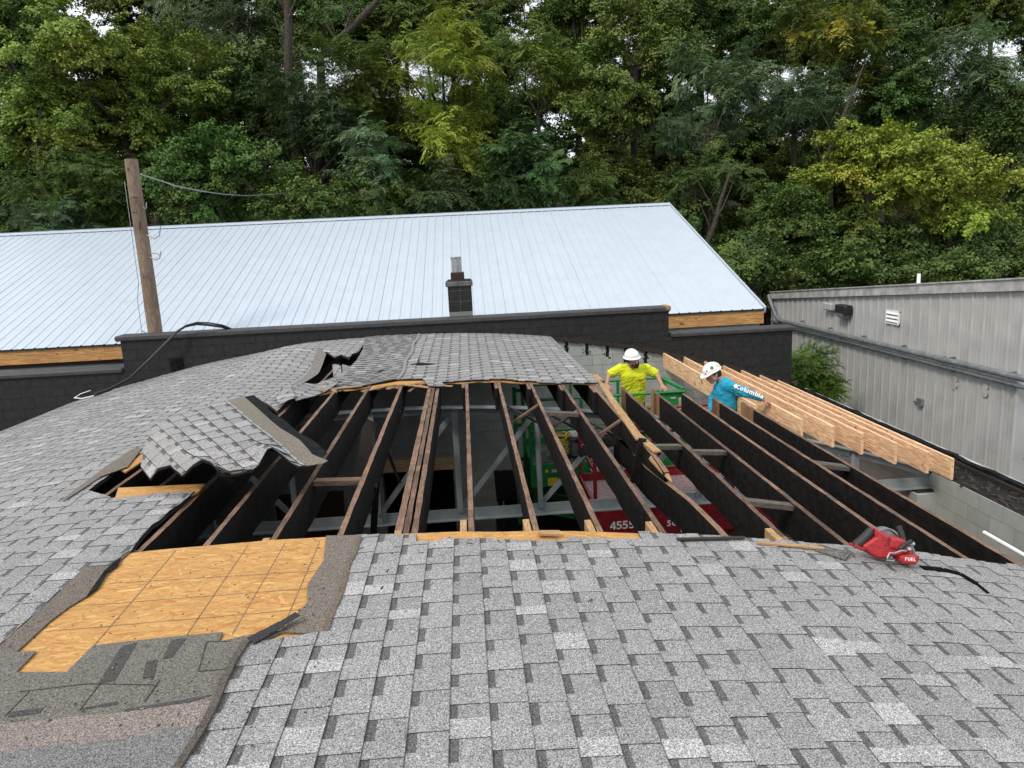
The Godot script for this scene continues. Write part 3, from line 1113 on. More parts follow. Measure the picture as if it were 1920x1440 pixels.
	# blocking between the timbers
	for q in [[559, 895, 668, 897, 0.05, 1.0], [1028, 770, 1092, 772, 0.055, 0.35], [1250, 848, 1292, 828, 0.05, 0.45], [1338, 858, 1380, 840, 0.05, 0.45], [1503, 866, 1540, 860, 0.05, 0.4], [1573, 880, 1605, 872, 0.05, 0.4], [1424, 936, 1520, 946, 0.05, 0.4]]:
		var a := on_roof(q[0], q[1], -0.03)
		var b := on_roof(q[2], q[3], -0.03)
		var xa: float = round((a.x + 0.05) / 0.41) * 0.41 - 0.05
		var xb: float = round((b.x + 0.05) / 0.41) * 0.41 - 0.05
		if xb - xa < 0.3:
			xb = xa + 0.41
		var z := (a.z + b.z) * 0.5
		lumber(frame, "blocking", Vector3(xa + 0.022, vault(xa) - 0.06, z), Vector3(xb - 0.022, vault(xb) - 0.06, z + (b.z - a.z) * 0.3), 0.085, 0.038, M.oldwood if q[5] > 0.9 else M.greywood, Vector3.UP, 1.3)
	# crossed bridging
	for q in [[0.36, -8.2], [0.77, -7.95], [1.18, -7.6]]:
		var xa: float = q[0] + 0.022
		var xb: float = xa + 0.365
		var y0 := vault(xa) - 0.05
		lumber(frame, "cross_brace", Vector3(xa, y0 - 0.02, q[1] - 0.02), Vector3(xb, y0 - 0.25, q[1] - 0.02), 0.02, 0.05, M.darkwood, Vector3.FORWARD)
		lumber(frame, "cross_brace", Vector3(xa, y0 - 0.25, q[1] + 0.05), Vector3(xb, y0 - 0.02, q[1] + 0.05), 0.02, 0.05, M.oldwood, Vector3.FORWARD, 0.7)
	# loose burnt pieces hanging in the opening
	for q in [[706, 900, 700, 1000, -7.0, 0.06, 0.10, 0], [690, 880, 712, 850, -7.6, 0.05, 0.09, 0], [672, 985, 700, 908, -6.0, 0.07, 0.1, 0], [735, 795, 748, 770, -8.6, 0.06, 0.09, 0], [712, 812, 750, 905, -8.3, 0.03, 0.04, 0], [1205, 822, 1188, 905, -6.6, 0.07, 0.03, 0], [1090, 845, 1160, 815, -8.0, 0.05, 0.03, 0], [1085, 850, 1165, 822, -7.9, 0.10, 0.02, 0]]:
		lumber(frame, "hanging_timber", at_z(q[0], q[1], q[4]), at_z(q[2], q[3], q[4]), q[5], q[6], M.charred if q[7] == 0 else M.darkwood, Vector3(0.2, 0.3, 1))
	var board := MB.new()
	board.bar(at_z(672, 905, -8.0), at_z(695, 790, -8.9), 0.16, 0.03, Vector3(0.3, 0, 1), Vector2(0.3, 0.2))
	part("hanging_timber", frame, [board, M.darkwood])


func build_truss(house: Node3D, z: float, called: String) -> void:
	var truss := holder(called, house)
	var yb := -1.76
	var top_at := func(x: float) -> float: return vault(x) - 0.026 - 0.285 - 0.05
	var span0 := -8.5
	var span1 := 6.15
	var ch := MB.new()
	# top chord: a curved tee
	var n := 40
	for i in n:
		var xa: float = lerp(span0, span1, float(i) / n)
		var xb: float = lerp(span0, span1, float(i + 1) / n)
		var a := Vector3(xa, maxf(top_at.call(xa), yb + 0.08), z)
		var b := Vector3(xb, maxf(top_at.call(xb), yb + 0.08), z)
		ch.bar(a + Vector3(0, 0.045, 0), b + Vector3(0, 0.045, 0), 0.16, 0.012)
		ch.bar(a, b, 0.012, 0.10)
	part("top_chord", truss, [ch, M.steel])
	var bc := MB.new()
	bc.bar(Vector3(span0, yb, z), Vector3(span1, yb, z), 0.014, 0.13)
	bc.bar(Vector3(span0, yb - 0.068, z), Vector3(span1, yb - 0.068, z), 0.17, 0.012)
	part("bottom_chord", truss, [bc, M.steel])
	for j in range(-6, 8):
		var x := -1.28 + 1.05 * j
		if x > span1 - 0.4 or x < span0 + 0.4:
			continue
		var v := MB.new()
		var a := Vector3(x, yb + 0.02, z + 0.03)
		var b := Vector3(x, top_at.call(x) + 0.02, z + 0.03)
		if j == 2 or j == 5:
			v.tube([a, b], 0.035, 12)
		else:
			v.bar(a, b, 0.07, 0.008, Vector3.FORWARD)
			v.bar(a + Vector3(0.035, 0, 0.03), b + Vector3(0.035, 0, 0.03), 0.008, 0.06, Vector3.FORWARD)
		part("vertical", truss, [v, M.steel])
		var j2 := j + 1 if j >= 0 else j - 1
		var x2 := -1.28 + 1.05 * j2
		if x2 < span1 - 0.3 and x2 > span0 + 0.3:
			var d := MB.new()
			d.bar(Vector3(x, yb + 0.03, z - 0.03), Vector3(x2, top_at.call(x2), z - 0.03), 0.07, 0.008, Vector3.FORWARD)
			d.bar(Vector3(x, yb + 0.06, z - 0.055), Vector3(x2, top_at.call(x2) + 0.03, z - 0.055), 0.008, 0.05, Vector3.FORWARD)
			part("diagonal", truss, [d, M.steel])
		if j == 0:
			var g := MB.new()
			g.box(Vector3(x - 0.09, yb - 0.05, z + 0.04), Vector3(x + 0.09, yb + 0.16, z + 0.05))
			for q in [[-0.04, 0.0], [0.04, 0.0], [0.0, 0.08]]:
				g.tube([Vector3(x + q[0], yb + q[1], z + 0.05), Vector3(x + q[0], yb + q[1], z + 0.075)], 0.014, 6)
			part("gusset", truss, [g, M.steel])
	var pl := MB.new()
	pl.box(Vector3(5.86, yb - 0.11, z - 0.13), Vector3(6.16, yb - 0.085, z + 0.13))
	part("bearing_plate", truss, [pl, M.black])


# blocks of a wall in the plane w = const; FACE +1 looks towards +z (or -x for the side wall)
func block_wall(parent: Node3D, poly: PackedVector2Array, place: Callable, m: Material, sd: int, called: String, keep: Callable, rest: MB, bl := 0.40, bh := 0.20) -> void:
	var r := RandomNumberGenerator.new()
	r.seed = sd
	var lo := Vector2(1e9, 1e9)
	var hi := Vector2(-1e9, -1e9)
	for p in poly:
		lo = lo.min(p)
		hi = hi.max(p)
	var j := 0.0035
	for row in range(int(floor(lo.y / bh)), int(ceil(hi.y / bh))):
		for i in range(int(floor(lo.x / bl)) - 1, int(ceil(hi.x / bl)) + 1):
			var x0 := i * bl + (bl * 0.5 if row % 2 else 0.0)
			for pl in clip(poly, x0 + j, x0 + bl - j, row * bh + j, (row + 1) * bh - j):
				if pl.size() < 3:
					continue
				var own: bool = keep.call(x0 + bl * 0.5, (row + 0.5) * bh)
				var mb: MB = MB.new() if own else rest
				var t := 1.0 + r.randfn(0.0, 0.05)
				mb.col = Color(t, t, t)
				var proud := r.randf_range(0.0, 0.0025)
				var idx := Geometry2D.triangulate_polygon(pl)
				for q in range(0, idx.size(), 3):
					mb.tri(place.call(pl[idx[q]], 0.006 + proud), place.call(pl[idx[q + 1]], 0.006 + proud), place.call(pl[idx[q + 2]], 0.006 + proud))
				for q in pl.size():
					var w: int = (q + 1) % pl.size()
					mb.quad(place.call(pl[q], 0.006 + proud), place.call(pl[w], 0.006 + proud), place.call(pl[w], -0.004), place.call(pl[q], -0.004))
				if own:
					part(called, parent, [mb, m])


func build_walls(house: Node3D) -> void:
	var floor_y := -5.3
	# ---- end wall with its stepped parapet
	var wall := holder("end_wall", house)
	var core := MB.new()
	var z0 := ZW - 0.32
	core.box(Vector3(-9.2, floor_y, z0), Vector3(-1.85, -0.9, ZW))
	core.box(Vector3(-0.45, floor_y, z0), Vector3(6.4, -1.4, ZW))
	core.box(Vector3(-1.85, -2.72, z0), Vector3(-0.45, -0.9, ZW))
	# upper parts
	core.box(Vector3(-8.95, -0.9, z0), Vector3(-6.47, -0.42, ZW))
	core.box(Vector3(-6.47, -0.9, z0), Vector3(-0.45, 0.17, ZW))
	core.box(Vector3(-0.45, -1.4, z0), Vector3(3.92, 0.17, ZW))
	core.box(Vector3(3.92, -1.4, z0), Vector3(6.4, -0.34, ZW))
	part("wall_core", wall, [core, M.mortar])
	var black_core := MB.new()
	var upper := PackedVector2Array()
	var n := 44
	for i in n + 1:
		var x: float = lerp(-8.95, 6.4, float(i) / n)
		upper.push_back(Vector2(x, vault(x) - (0.02 if x < 1.6 else 0.06)))
	var black := upper.duplicate()
	black.append_array(PackedVector2Array([Vector2(6.4, -0.34), Vector2(3.92, -0.34), Vector2(3.92, 0.17), Vector2(-6.47, 0.17), Vector2(-6.47, -0.42), Vector2(-8.95, -0.42)]))
	var idx := Geometry2D.triangulate_polygon(black)
	for q in range(0, idx.size(), 3):
		black_core.tri(Vector3(black[idx[q]].x, black[idx[q]].y, ZW + 0.003), Vector3(black[idx[q + 1]].x, black[idx[q + 1]].y, ZW + 0.003), Vector3(black[idx[q + 2]].x, black[idx[q + 2]].y, ZW + 0.003))
	black_core.quad(Vector3(6.403, -1.45, z0), Vector3(6.403, -0.34, z0), Vector3(6.403, -0.34, ZW), Vector3(6.403, -1.45, ZW))
	part("tar_coat", wall, [black_core, M.tarjoint])
	var none := MB.new()
	var face_z := func(p: Vector2, d: float) -> Vector3: return Vector3(p.x, p.y, ZW + d + 0.002)
	block_wall(wall, black, face_z, M.parapet, 900, "black_block", func(_x, _y): return true, none)
	var below := upper.duplicate()
	below.append_array(PackedVector2Array([Vector2(6.4, -4.4), Vector2(-0.45, -4.4), Vector2(-0.45, -2.72), Vector2(-1.85, -2.72), Vector2(-1.85, -4.4), Vector2(-8.95, -4.4)]))
	var rest := MB.new()
	block_wall(wall, below, func(p: Vector2, d: float) -> Vector3: return Vector3(p.x, p.y, ZW + d), M.cmu, 901, "grey_block", func(x, y): return x > 1.2 and y > -2.3, rest)
	part("grey_blockwork", wall, [rest, M.cmu]).set_meta("kind", "stuff")
	# burnt ledge along the roof line where the covering is gone, and the pockets of the lost timbers
	var ledge := MB.new()
	var r := RandomNumberGenerator.new()
	r.seed = 41
	var last := Vector3.ZERO
	for i in 60:
		var x: float = lerp(1.6, 6.35, i / 59.0)
		var p := Vector3(x, vault(x) - 0.03 + r.randf_range(-0.02, 0.02), ZW + 0.03)
		if i > 0:
			ledge.col = Color(1, 1, 1) * r.randf_range(0.7, 2.4)
			ledge.bar(last, p, r.randf_range(0.05, 0.10), r.randf_range(0.05, 0.085))
		last = p
	part("burnt_ledge", wall, [ledge, M.darkwood])
	for q in [1.90, 2.30, 2.70, 3.05, 3.46, 4.0, 4.41, 4.82, 5.2]:
		var pk := MB.new()
		pk.col = Color(0.8, 0.8, 0.8)
		var y := vault(q) - 0.05
		var hh := r.randf_range(0.2, 0.3)
		for k in 5:
			var ya := y - hh * k / 5.0
			var dx := r.randf_range(-0.012, 0.012)
			pk.box(Vector3(q - 0.026 + dx - r.randf() * 0.01, ya - hh / 5.0 - 0.01, ZW - 0.05), Vector3(q + 0.024 + dx + r.randf() * 0.012, ya, ZW + 0.0115 + 0.0004 * k))
		pk.col = Color(8, 7, 6)
		for k in 6:
			var c := Vector3(q + r.randf_range(-0.07, 0.07), y - hh * r.randf_range(0.5, 1.2), ZW + 0.01)
			pk.box(c - Vector3(0.012, 0.02, 0.004), c + Vector3(0.012 * r.randf(), 0.02 * r.randf(), 0.003))
		pk.col = Color(0.8, 0.8, 0.8)
		part("beam_pocket", wall, [pk, M.charred])
	# copings
	for q in [[-6.56, 3.95, 0.17, 0.27], [3.95, 6.46, -0.34, -0.25], [-8.98, -6.5, -0.42, -0.33]]:
		var cp := MB.new()
		cp.cbox(Vector3(q[0], q[2], ZW - 0.36), Vector3(q[1], q[3], ZW + 0.05), 0.02, 0)
		part("coping", wall, [cp, M.coping])
	var stub := MB.new()
	stub.cbox(Vector3(3.85, 0.2, ZW - 0.3), Vector3(3.957, 0.285, ZW + 0.054), 0.012)
	part("broken_coping_end", wall, [stub, M.rawwood])
	# doorway below, with its raw timber lintel and dark room
	lumber(wall, "lintel", Vector3(-2.05, -2.58, ZW + 0.03), Vector3(-0.35, -2.6, ZW + 0.03), 0.05, 0.24, M.lumber)
	var room := MB.new()
	room.box(Vector3(-1.9, floor_y, ZW - 1.25), Vector3(-0.4, -2.5, ZW - 1.2))
	room.box(Vector3(-1.95, floor_y, ZW - 1.2), Vector3(-1.9, -2.5, ZW - 0.3))
	room.box(Vector3(-0.4, floor_y, ZW - 1.2), Vector3(-0.35, -2.5, ZW - 0.3))
	room.box(Vector3(-1.95, -2.55, ZW - 1.2), Vector3(-0.35, -2.5, ZW - 0.33))
	part("doorway_lining", wall, [room, M.charred])
	# upright scraps on the left end of the wall
	var scrap := MB.new()
	scrap.box(Vector3(-5.62, vault(-5.5) - 0.05, ZW + 0.01), Vector3(-5.38, vault(-5.5) + 0.24, ZW + 0.03))
	part("roofing_patch", wall, [scrap, M.felt])
	# ---- right-hand side wall
	var side := holder("side_wall", house)
	var sc := MB.new()
	sc.box(Vector3(6.1, floor_y, -14.2), Vector3(6.5, -1.62, 1.4))
	part("wall_core", side, [sc, M.mortar])
	var rest2 := MB.new()
	block_wall(side, PackedVector2Array([Vector2(-14.2, -4.2), Vector2(1.3, -4.2), Vector2(1.3, -1.6), Vector2(-14.2, -1.6)]), func(p: Vector2, d: float) -> Vector3: return Vector3(6.1 - d, p.y, p.x), M.cmu, 902, "grey_block", func(z, y): return z > -10.0 and z < -5.6 and y > -2.8, rest2)
	part("grey_blockwork", side, [rest2, M.cmu]).set_meta("kind", "stuff")
	var pil := MB.new()
	pil.box(Vector3(5.82, floor_y, ZT - 0.2), Vector3(6.095, -1.87, ZT + 0.2))
	part("pilaster", side, [pil, M.cmu])
	var soot := MB.new()
	soot.box(Vector3(6.105, -1.625, -14.15), Vector3(6.52, -1.612, 1.35))
	part("burnt_wall_top", side, [soot, M.charred])
	var ledge2 := MB.new()
	ledge2.col = Color(0.9, 0.8, 0.75)
	for i in 420:
		var z := r.randf_range(-13.8, -4.6)
		var xx := r.randf_range(6.12, 6.5)
		ledge2.col = Color(1, 0.95, 0.9) * r.randf_range(0.5, 7.0)
		ledge2.bar(Vector3(xx, -1.615, z), Vector3(xx + r.randf_range(-0.06, 0.06), -1.6, z + r.randf_range(-0.16, 0.16)), r.randf_range(0.01, 0.05), r.randf_range(0.008, 0.03), Vector3.UP, Vector2(r.randf(), r.randf()))
	part("debris_on_wall", side, [ledge2, M.darkwood]).set_meta("kind", "stuff")
	lumber(side, "eave_board", Vector3(6.56, -1.72, -14.2), Vector3(6.56, -1.72, 1.4), 0.045, 0.34, M.darkwood, Vector3.UP, 0.55)
	var edge := MB.new()
	last = Vector3.ZERO
	for i in 64:
		var p := Vector3(6.62 + r.randf_range(-0.012, 0.012), -1.52 + r.randf_range(-0.012, 0.012), lerp(-14.15, 1.4, i / 63.0))
		if i > 0:
			edge.bar(last, p, 0.09 + r.randf_range(-0.02, 0.02), 0.03)
		last = p
	part("edge_membrane", side, [edge, M.felt])
	var drip := MB.new()
	drip.bar(Vector3(6.69, -1.53, -14.2), Vector3(6.69, -1.53, 1.4), 0.05, 0.022)
	drip.bar(Vector3(6.715, -1.6, -14.2), Vector3(6.715, -1.6, 1.4), 0.004, 0.14)
	part("drip_edge", side, [drip, M.greytrim])
	# ---- the other walls and the floor close the room
	var others := MB.new()
	others.box(Vector3(-9.2, floor_y, -14.2), Vector3(-8.9, -1.5, 1.7))
	others.box(Vector3(-9.2, floor_y, 1.4), Vector3(6.5, -1.4, 1.7))
	for i in 24:
		var xa: float = lerp(-8.9, 6.4, i / 24.0)
		var xb: float = lerp(-8.9, 6.4, (i + 1) / 24.0)
		others.hexa([Vector3(xa, -1.4, 1.4), Vector3(xb, -1.4, 1.4), Vector3(xb, maxf(vault(xb), -1.38), 1.4), Vector3(xa, maxf(vault(xa), -1.38), 1.4), Vector3(xa, -1.4, 1.7), Vector3(xb, -1.4, 1.7), Vector3(xb, maxf(vault(xb), -1.38), 1.7), Vector3(xa, maxf(vault(xa), -1.38), 1.7)])
	part("plain_wall", house, [others, M.cmu])
	var fl := MB.new()
	fl.box(Vector3(-8.9, floor_y - 0.2, -14.2), Vector3(6.1, floor_y, 1.4))
	part("floor_slab", house, [fl, M.concrete])
	# burnt storage room under the truss: its dark sheets show below the lifts
	var shed := holder("burnt_mezzanine", house)
	for q in [[0.35, 2.1, -13.9, -12.9, -3.0, 0.02], [0.5, 3.4, -13.8, -13.0, -3.25, -0.06], [0.3, 1.75, -12.85, -11.2, -3.35, 0.05], [1.2, 5.8, -13.9, -12.95, -3.5, 0.0]]:
		var s := MB.new()
		s.hexa([Vector3(q[0], q[4], q[3]), Vector3(q[1], q[4] + q[5], q[3]), Vector3(q[1], q[4] + q[5] + 0.03, q[3]), Vector3(q[0], q[4] + 0.03, q[3]), Vector3(q[0], q[4] + 0.25, q[2]), Vector3(q[1], q[4] + 0.2, q[2]), Vector3(q[1], q[4] + 0.23, q[2]), Vector3(q[0], q[4] + 0.28, q[2])])
		part("burnt_sheet", shed, [s, M.felt])
	var legs := MB.new()
	for q in [[0.4, -13.8], [3.3, -13.8], [0.4, -11.4], [5.7, -13.8]]:
		legs.box(Vector3(q[0], floor_y, q[1]), Vector3(q[0] + 0.09, -3.15, q[1] + 0.09))
	part("mezzanine_frame", shed, [legs, M.charred])
	var ply := MB.new()
	ply.hexa([Vector3(-3.6, floor_y, -12.4), Vector3(-2.4, floor_y, -12.4), Vector3(-2.4, -2.6, -12.9), Vector3(-3.6, -2.6, -12.9), Vector3(-3.6, floor_y, -12.45), Vector3(-2.4, floor_y, -12.45), Vector3(-2.4, -2.6, -12.95), Vector3(-3.6, -2.6, -12.95)])
	part("leaning_panel", house, [ply, M.osb_edge])
	# ---- chimney behind the parapet
	var ch := holder("chimney", house)
	var core2 := MB.new()
	core2.box(Vector3(-0.335, -2.0, ZW - 0.84), Vector3(0.125, 0.82, ZW - 0.384))
	part("chimney_core", ch, [core2, M.mortar])
	for row in range(2, 5):
		for i in 2:
			var b := MB.new()
			var x0 := -0.34 + i * 0.235
			b.cbox(Vector3(x0 + 0.003, row * 0.205 - 0.06 + 0.003, ZW - 0.85), Vector3(x0 + 0.232, row * 0.205 + 0.145 - 0.003, ZW - 0.376), 0.006)
			if row * 0.205 + 0.145 < 0.83 + 0.2:
				part("chimney_block", ch, [b, M.parapet])
	var cap := MB.new()
	cap.cbox(Vector3(-0.375, 0.84, ZW - 0.87), Vector3(-0.108, 0.94, ZW - 0.35), 0.015)
	cap.cbox(Vector3(-0.104, 0.84, ZW - 0.87), Vector3(0.155, 0.94, ZW - 0.35), 0.015)
	part("chimney_cap", ch, [cap, M.concrete])
	var flue := MB.new()
	flue.cbox(Vector3(-0.265, 0.94, ZW - 0.74), Vector3(0.0, 1.11, ZW - 0.47), 0.015)
	part("flue_liner", ch, [flue, M.clay])
	var vent := MB.new()
	vent.tube([Vector3(-0.14, 1.1, ZW - 0.6), Vector3(-0.145, 1.40, ZW - 0.6)], 0.1, 20)
	vent.tube([Vector3(-0.145, 1.375, ZW - 0.6), Vector3(-0.145, 1.405, ZW - 0.6)], 0.106, 20)
	part("vent_pipe", ch, [vent, M.galv])


# ---------------------------------------------------------------- buildings and things around
func build_metal_roof_house() -> void:
	var h := thing("metal_roofed_building", "long low building with white ribbed metal roof behind the black parapet", "building")
	var x1 := 6.35
	var x0 := -22.0
	var ze := -15.48
	var zr := -23.0
	var ye := -0.02
	var yr := 2.50
	var dir := Vector3(0, yr - ye, zr - ze)
	var up := Vector3(0, -dir.z, dir.y).normalized()
	var roof := holder("metal_roof", h)
	var w := 0.914
	var x := x1
	var k := 0
	while x > x0:
		var mb := MB.new()
		var prof := []
		for i in 4:
			var b := x - i * w / 4.0
			prof.append_array([Vector2(b, 0.0), Vector2(b - 0.014, 0.016), Vector2(b - 0.03, 0.016), Vector2(b - 0.048, 0.0)])
			if i == 0:
				prof.append_array([Vector2(b - 0.095, 0.0), Vector2(b - 0.10, 0.004), Vector2(b - 0.115, 0.004), Vector2(b - 0.12, 0.0)])
			prof.append_array([Vector2(b - 0.145, 0.0), Vector2(b - 0.15, 0.0035), Vector2(b - 0.165, 0.0035), Vector2(b - 0.17, 0.0)])
		prof.push_back(Vector2(x - w + 0.001, 0.0))
		var t := 1.0 + 0.015 * sin(k * 12.9)
		mb.col = Color(t, t, t)
		var lap := 0.0015 * (k % 2)
		for i in prof.size() - 1:
			var a: Vector3 = Vector3(prof[i].x, ye, ze) + up * (prof[i].y + lap)
			var b: Vector3 = Vector3(prof[i + 1].x, ye, ze) + up * (prof[i + 1].y + lap)
			mb.quad(b, a, a + dir, b + dir)
		part("roof_panel", roof, [mb, M.whitemetal])
		x -= w
		k += 1
	var cap := MB.new()
	var s := dir.normalized()
	cap.bar(Vector3(x0, yr, zr) - s * 0.10 + up * 0.026, Vector3(x1 + 0.03, yr, zr) - s * 0.10 + up * 0.026, 0.24, 0.004, up)
	cap.bar(Vector3(x0, yr, zr) + up * 0.035 + Vector3(0, -0.03, -0.12), Vector3(x1 + 0.03, yr, zr) + up * 0.035 + Vector3(0, -0.03, -0.12), 0.24, 0.004, Vector3(0, 1, -0.33).normalized())
	part("ridge_cap", roof, [cap, M.whitemetal])
	var rake := MB.new()
	rake.bar(Vector3(x1 + 0.02, ye - 0.05, ze) + up * 0.03, Vector3(x1 + 0.02, yr - 0.05, zr) + up * 0.03, 0.03, 0.14, up)
	part("rake_trim", roof, [rake, M.whitemetal])
	var back := MB.new()
	back.quad(Vector3(x0, yr - 0.01, zr), Vector3(x1, yr - 0.01, zr), Vector3(x1, ye, zr + (zr - ze)), Vector3(x0, ye, zr + (zr - ze)))
	part("back_slope", roof, [back, M.whitemetal])
	var under := MB.new()
	under.box(Vector3(x0, ye - 0.032, ze - 0.02), Vector3(x1 - 0.02, ye - 0.012, ze + 0.02))
	part("closure_strip", roof, [under, M.rubber])
	var seg := [x0, -17.0, -12.1, -7.4, -2.6, 2.1, x1]
	for i in 6:
		lumber(h, "fascia_board", Vector3(seg[i] + 0.002, ye - 0.175, ze - 0.03), Vector3(seg[i + 1] - 0.002, ye - 0.175, ze - 0.03), 0.04, 0.275, M.fascia, Vector3.UP, 0.95 + 0.1 * rng.randf())
	var wall := MB.new()
	wall.box(Vector3(x0, -5.6, zr + (zr - ze) + 0.3), Vector3(x1 - 0.05, -0.3, ze - 0.13))
	wall.quado(Vector3(x1 - 0.05, -0.3, ze - 0.13), Vector3(x1 - 0.05, -0.05, ze - 0.13), Vector3(x1 - 0.05, yr - 0.05, zr), Vector3(x1 - 0.05, -0.3, zr), Vector3(0, 0, zr))
	part("wall", h, [wall, M.cmu])
	for i in 8:
		for row in 2:
			var b := MB.new()
			b.col = Color(1, 1, 1) * (1.15 + 0.1 * sin(i * 5.0 + row))
			b.cbox(Vector3(x1 - 0.05 - (i + 1) * 0.4 + 0.2 * row + 0.005, -0.49 - 0.2 * row, ze - 0.15), Vector3(x1 - 0.05 - i * 0.4 - 0.005 + (0.0 if i == 0 else 0.2 * row), -0.30 - 0.2 * row, ze - 0.12), 0.004)
			part("wall_block", h, [b, M.cmu])
	var plate := MB.new()
	plate.box(Vector3(x0, -0.42, ze - 0.125), Vector3(-6.0, -0.315, ze - 0.08))
	part("wall_plate", h, [plate, M.clay])


func build_grey_building() -> void:
	var h := thing("grey_metal_building", "grey ribbed metal building with long conduit across its wall", "building")
	var X := 9.0
	var zf := -21.25
	var zn := -11.4
	var yl := func(z: float) -> float: return lerp(-0.36, 0.56, (z - zf) / (zn - zf))
	var wall := holder("panel_wall", h)
	var z := zn
	var k := 0
	while z > zf:
		var mb := MB.new()
		var w := minf(0.914, z - zf)
		var prof := []
		for i in 3:
			var b := z - i * 0.3047
			if b - 0.06 < zf:
				break
			prof.append_array([Vector2(b, 0.0), Vector2(b - 0.018, 0.03), Vector2(b - 0.045, 0.03), Vector2(b - 0.063, 0.0), Vector2(b - 0.145, 0.0), Vector2(b - 0.152, 0.006), Vector2(b - 0.168, 0.006), Vector2(b - 0.175, 0.0), Vector2(b - 0.225, 0.0), Vector2(b - 0.232, 0.006), Vector2(b - 0.248, 0.006), Vector2(b - 0.255, 0.0)])
		prof.push_back(Vector2(z - w, 0.0))
		var t := 1.0 + 0.02 * sin(k * 7.7)
		mb.col = Color(t, t, t)
		for i in prof.size() - 1:
			var a: Vector2 = prof[i]
			var b: Vector2 = prof[i + 1]
			mb.quad(Vector3(X - a.y, -5.6, a.x), Vector3(X - b.y, -5.6, b.x), Vector3(X - b.y, yl.call(b.x), b.x), Vector3(X - a.y, yl.call(a.x), a.x))
		part("wall_panel", wall, [mb, M.greypanel])
		z -= 0.914
		k += 1
	var front := MB.new()
	var fx := X
	while fx < X + 12.0:
		var pr := [Vector2(fx, 0.0), Vector2(fx + 0.24, 0.0), Vector2(fx + 0.258, 0.03), Vector2(fx + 0.285, 0.03), Vector2(fx + 0.3047, 0.0)]
		for i in 4:
			front.quad(Vector3(pr[i].x, -5.6, zn + pr[i].y), Vector3(pr[i + 1].x, -5.6, zn + pr[i + 1].y), Vector3(pr[i + 1].x, 0.56, zn + pr[i + 1].y), Vector3(pr[i].x, 0.56, zn + pr[i].y))
		fx += 0.3047
	front.quad(Vector3(X, -5.6, zf), Vector3(X + 12, -5.6, zf), Vector3(X + 12, -0.36, zf), Vector3(X, -0.36, zf))
	front.quad(Vector3(X + 12, -5.6, zn), Vector3(X + 12, -5.6, zf), Vector3(X + 12, -0.36, zf), Vector3(X + 12, 0.56, zn))
	front.col = Color(0.97, 0.97, 0.97)
	part("end_wall_panel", h, [front, M.greypanel])
	var top := MB.new()
	top.hexa([Vector3(X - 0.05, yl.call(zf) + 0.12, zf), Vector3(X + 12, yl.call(zf) + 0.12, zf), Vector3(X + 12, yl.call(zf) + 0.16, zf), Vector3(X - 0.05, yl.call(zf) + 0.16, zf), Vector3(X - 0.05, yl.call(zn) + 0.12, zn), Vector3(X + 12, yl.call(zn) + 0.12, zn), Vector3(X + 12, yl.call(zn) + 0.16, zn), Vector3(X - 0.05, yl.call(zn) + 0.16, zn)])
	part("roof_sheet", h, [top, M.greytrim])
	var fas := MB.new()
	fas.bar(Vector3(X - 0.06, yl.call(zf) + 0.06, zf - 0.06), Vector3(X - 0.06, yl.call(zn) + 0.06, zn + 0.06), 0.06, 0.21)
	fas.bar(Vector3(X - 0.075, yl.call(zf) + 0.155, zf - 0.06), Vector3(X - 0.075, yl.call(zn) + 0.155, zn + 0.06), 0.09, 0.025)
	fas.bar(Vector3(X - 0.06, yl.call(zn) + 0.06, zn + 0.05), Vector3(X + 12, yl.call(zn) + 0.06, zn + 0.05), 0.08, 0.24)
	part("rake_trim", h, [fas, M.greytrim])
	# conduits along the wall
	var run := holder("conduit_run", h)
	var c1 := MB.new()
	c1.tube([Vector3(X - 0.12, -0.30, -21.32), Vector3(X - 0.14, -0.42, -21.2), Vector3(X - 0.14, -0.85, -20.75), Vector3(X - 0.14, -0.95, -20.5), Vector3(X - 0.14, -0.95, -20.2), Vector3(X - 0.14, -0.88, -11.0)], 0.055, 12)
	part("conduit", run, [c1, M.pipe])
	var c2 := MB.new()
	c2.tube([Vector3(X - 0.08, -1.02, -21.2), Vector3(X - 0.10, -1.08, -20.2), Vector3(X - 0.10, -1.03, -11.0)], 0.035, 10)
	part("conduit", run, [c2, M.pipe])
	for i in 6:
		var zz := -19.2 + i * 1.55
		var br := MB.new()
		br.box(Vector3(X - 0.15, -1.12, zz - 0.012), Vector3(X - 0.03, -1.09, zz + 0.012))
		br.tube([Vector3(X - 0.14, lerp(-0.95, -0.88, (zz + 20.2) / 9.2), zz - 0.015), Vector3(X - 0.14, lerp(-0.95, -0.88, (zz + 20.2) / 9.2), zz + 0.015)], 0.062, 12)
		br.box(Vector3(X - 0.13, -0.86, zz - 0.012), Vector3(X - 0.03, -0.82, zz + 0.012))
		part("bracket", run, [br, M.pipe])
	for zz in [-17.0, -13.2]:
		var cp := MB.new()
		var yy: float = lerp(-0.95, -0.88, (zz + 20.2) / 9.2)
		cp.tube([Vector3(X - 0.14, yy, zz - 0.07), Vector3(X - 0.14, yy, zz + 0.07)], 0.066, 12)
		part("coupling", run, [cp, M.pipe])
	# vent, floodlight, twin lamp, patches
	var v := holder("louvre_vent", h)
	var a := Vector3(X, -0.18, -15.32)
	var vf := MB.new()
	vf.box(Vector3(X - 0.05, -0.45, -15.32), Vector3(X - 0.02, -0.42, -14.82))
	vf.box(Vector3(X - 0.05, -0.19, -15.32), Vector3(X - 0.02, -0.16, -14.82))
	vf.box(Vector3(X - 0.051, -0.45, -15.32), Vector3(X - 0.021, -0.16, -15.28))
	vf.box(Vector3(X - 0.051, -0.45, -14.86), Vector3(X - 0.021, -0.16, -14.82))
	part("frame", v, [vf, M.white])
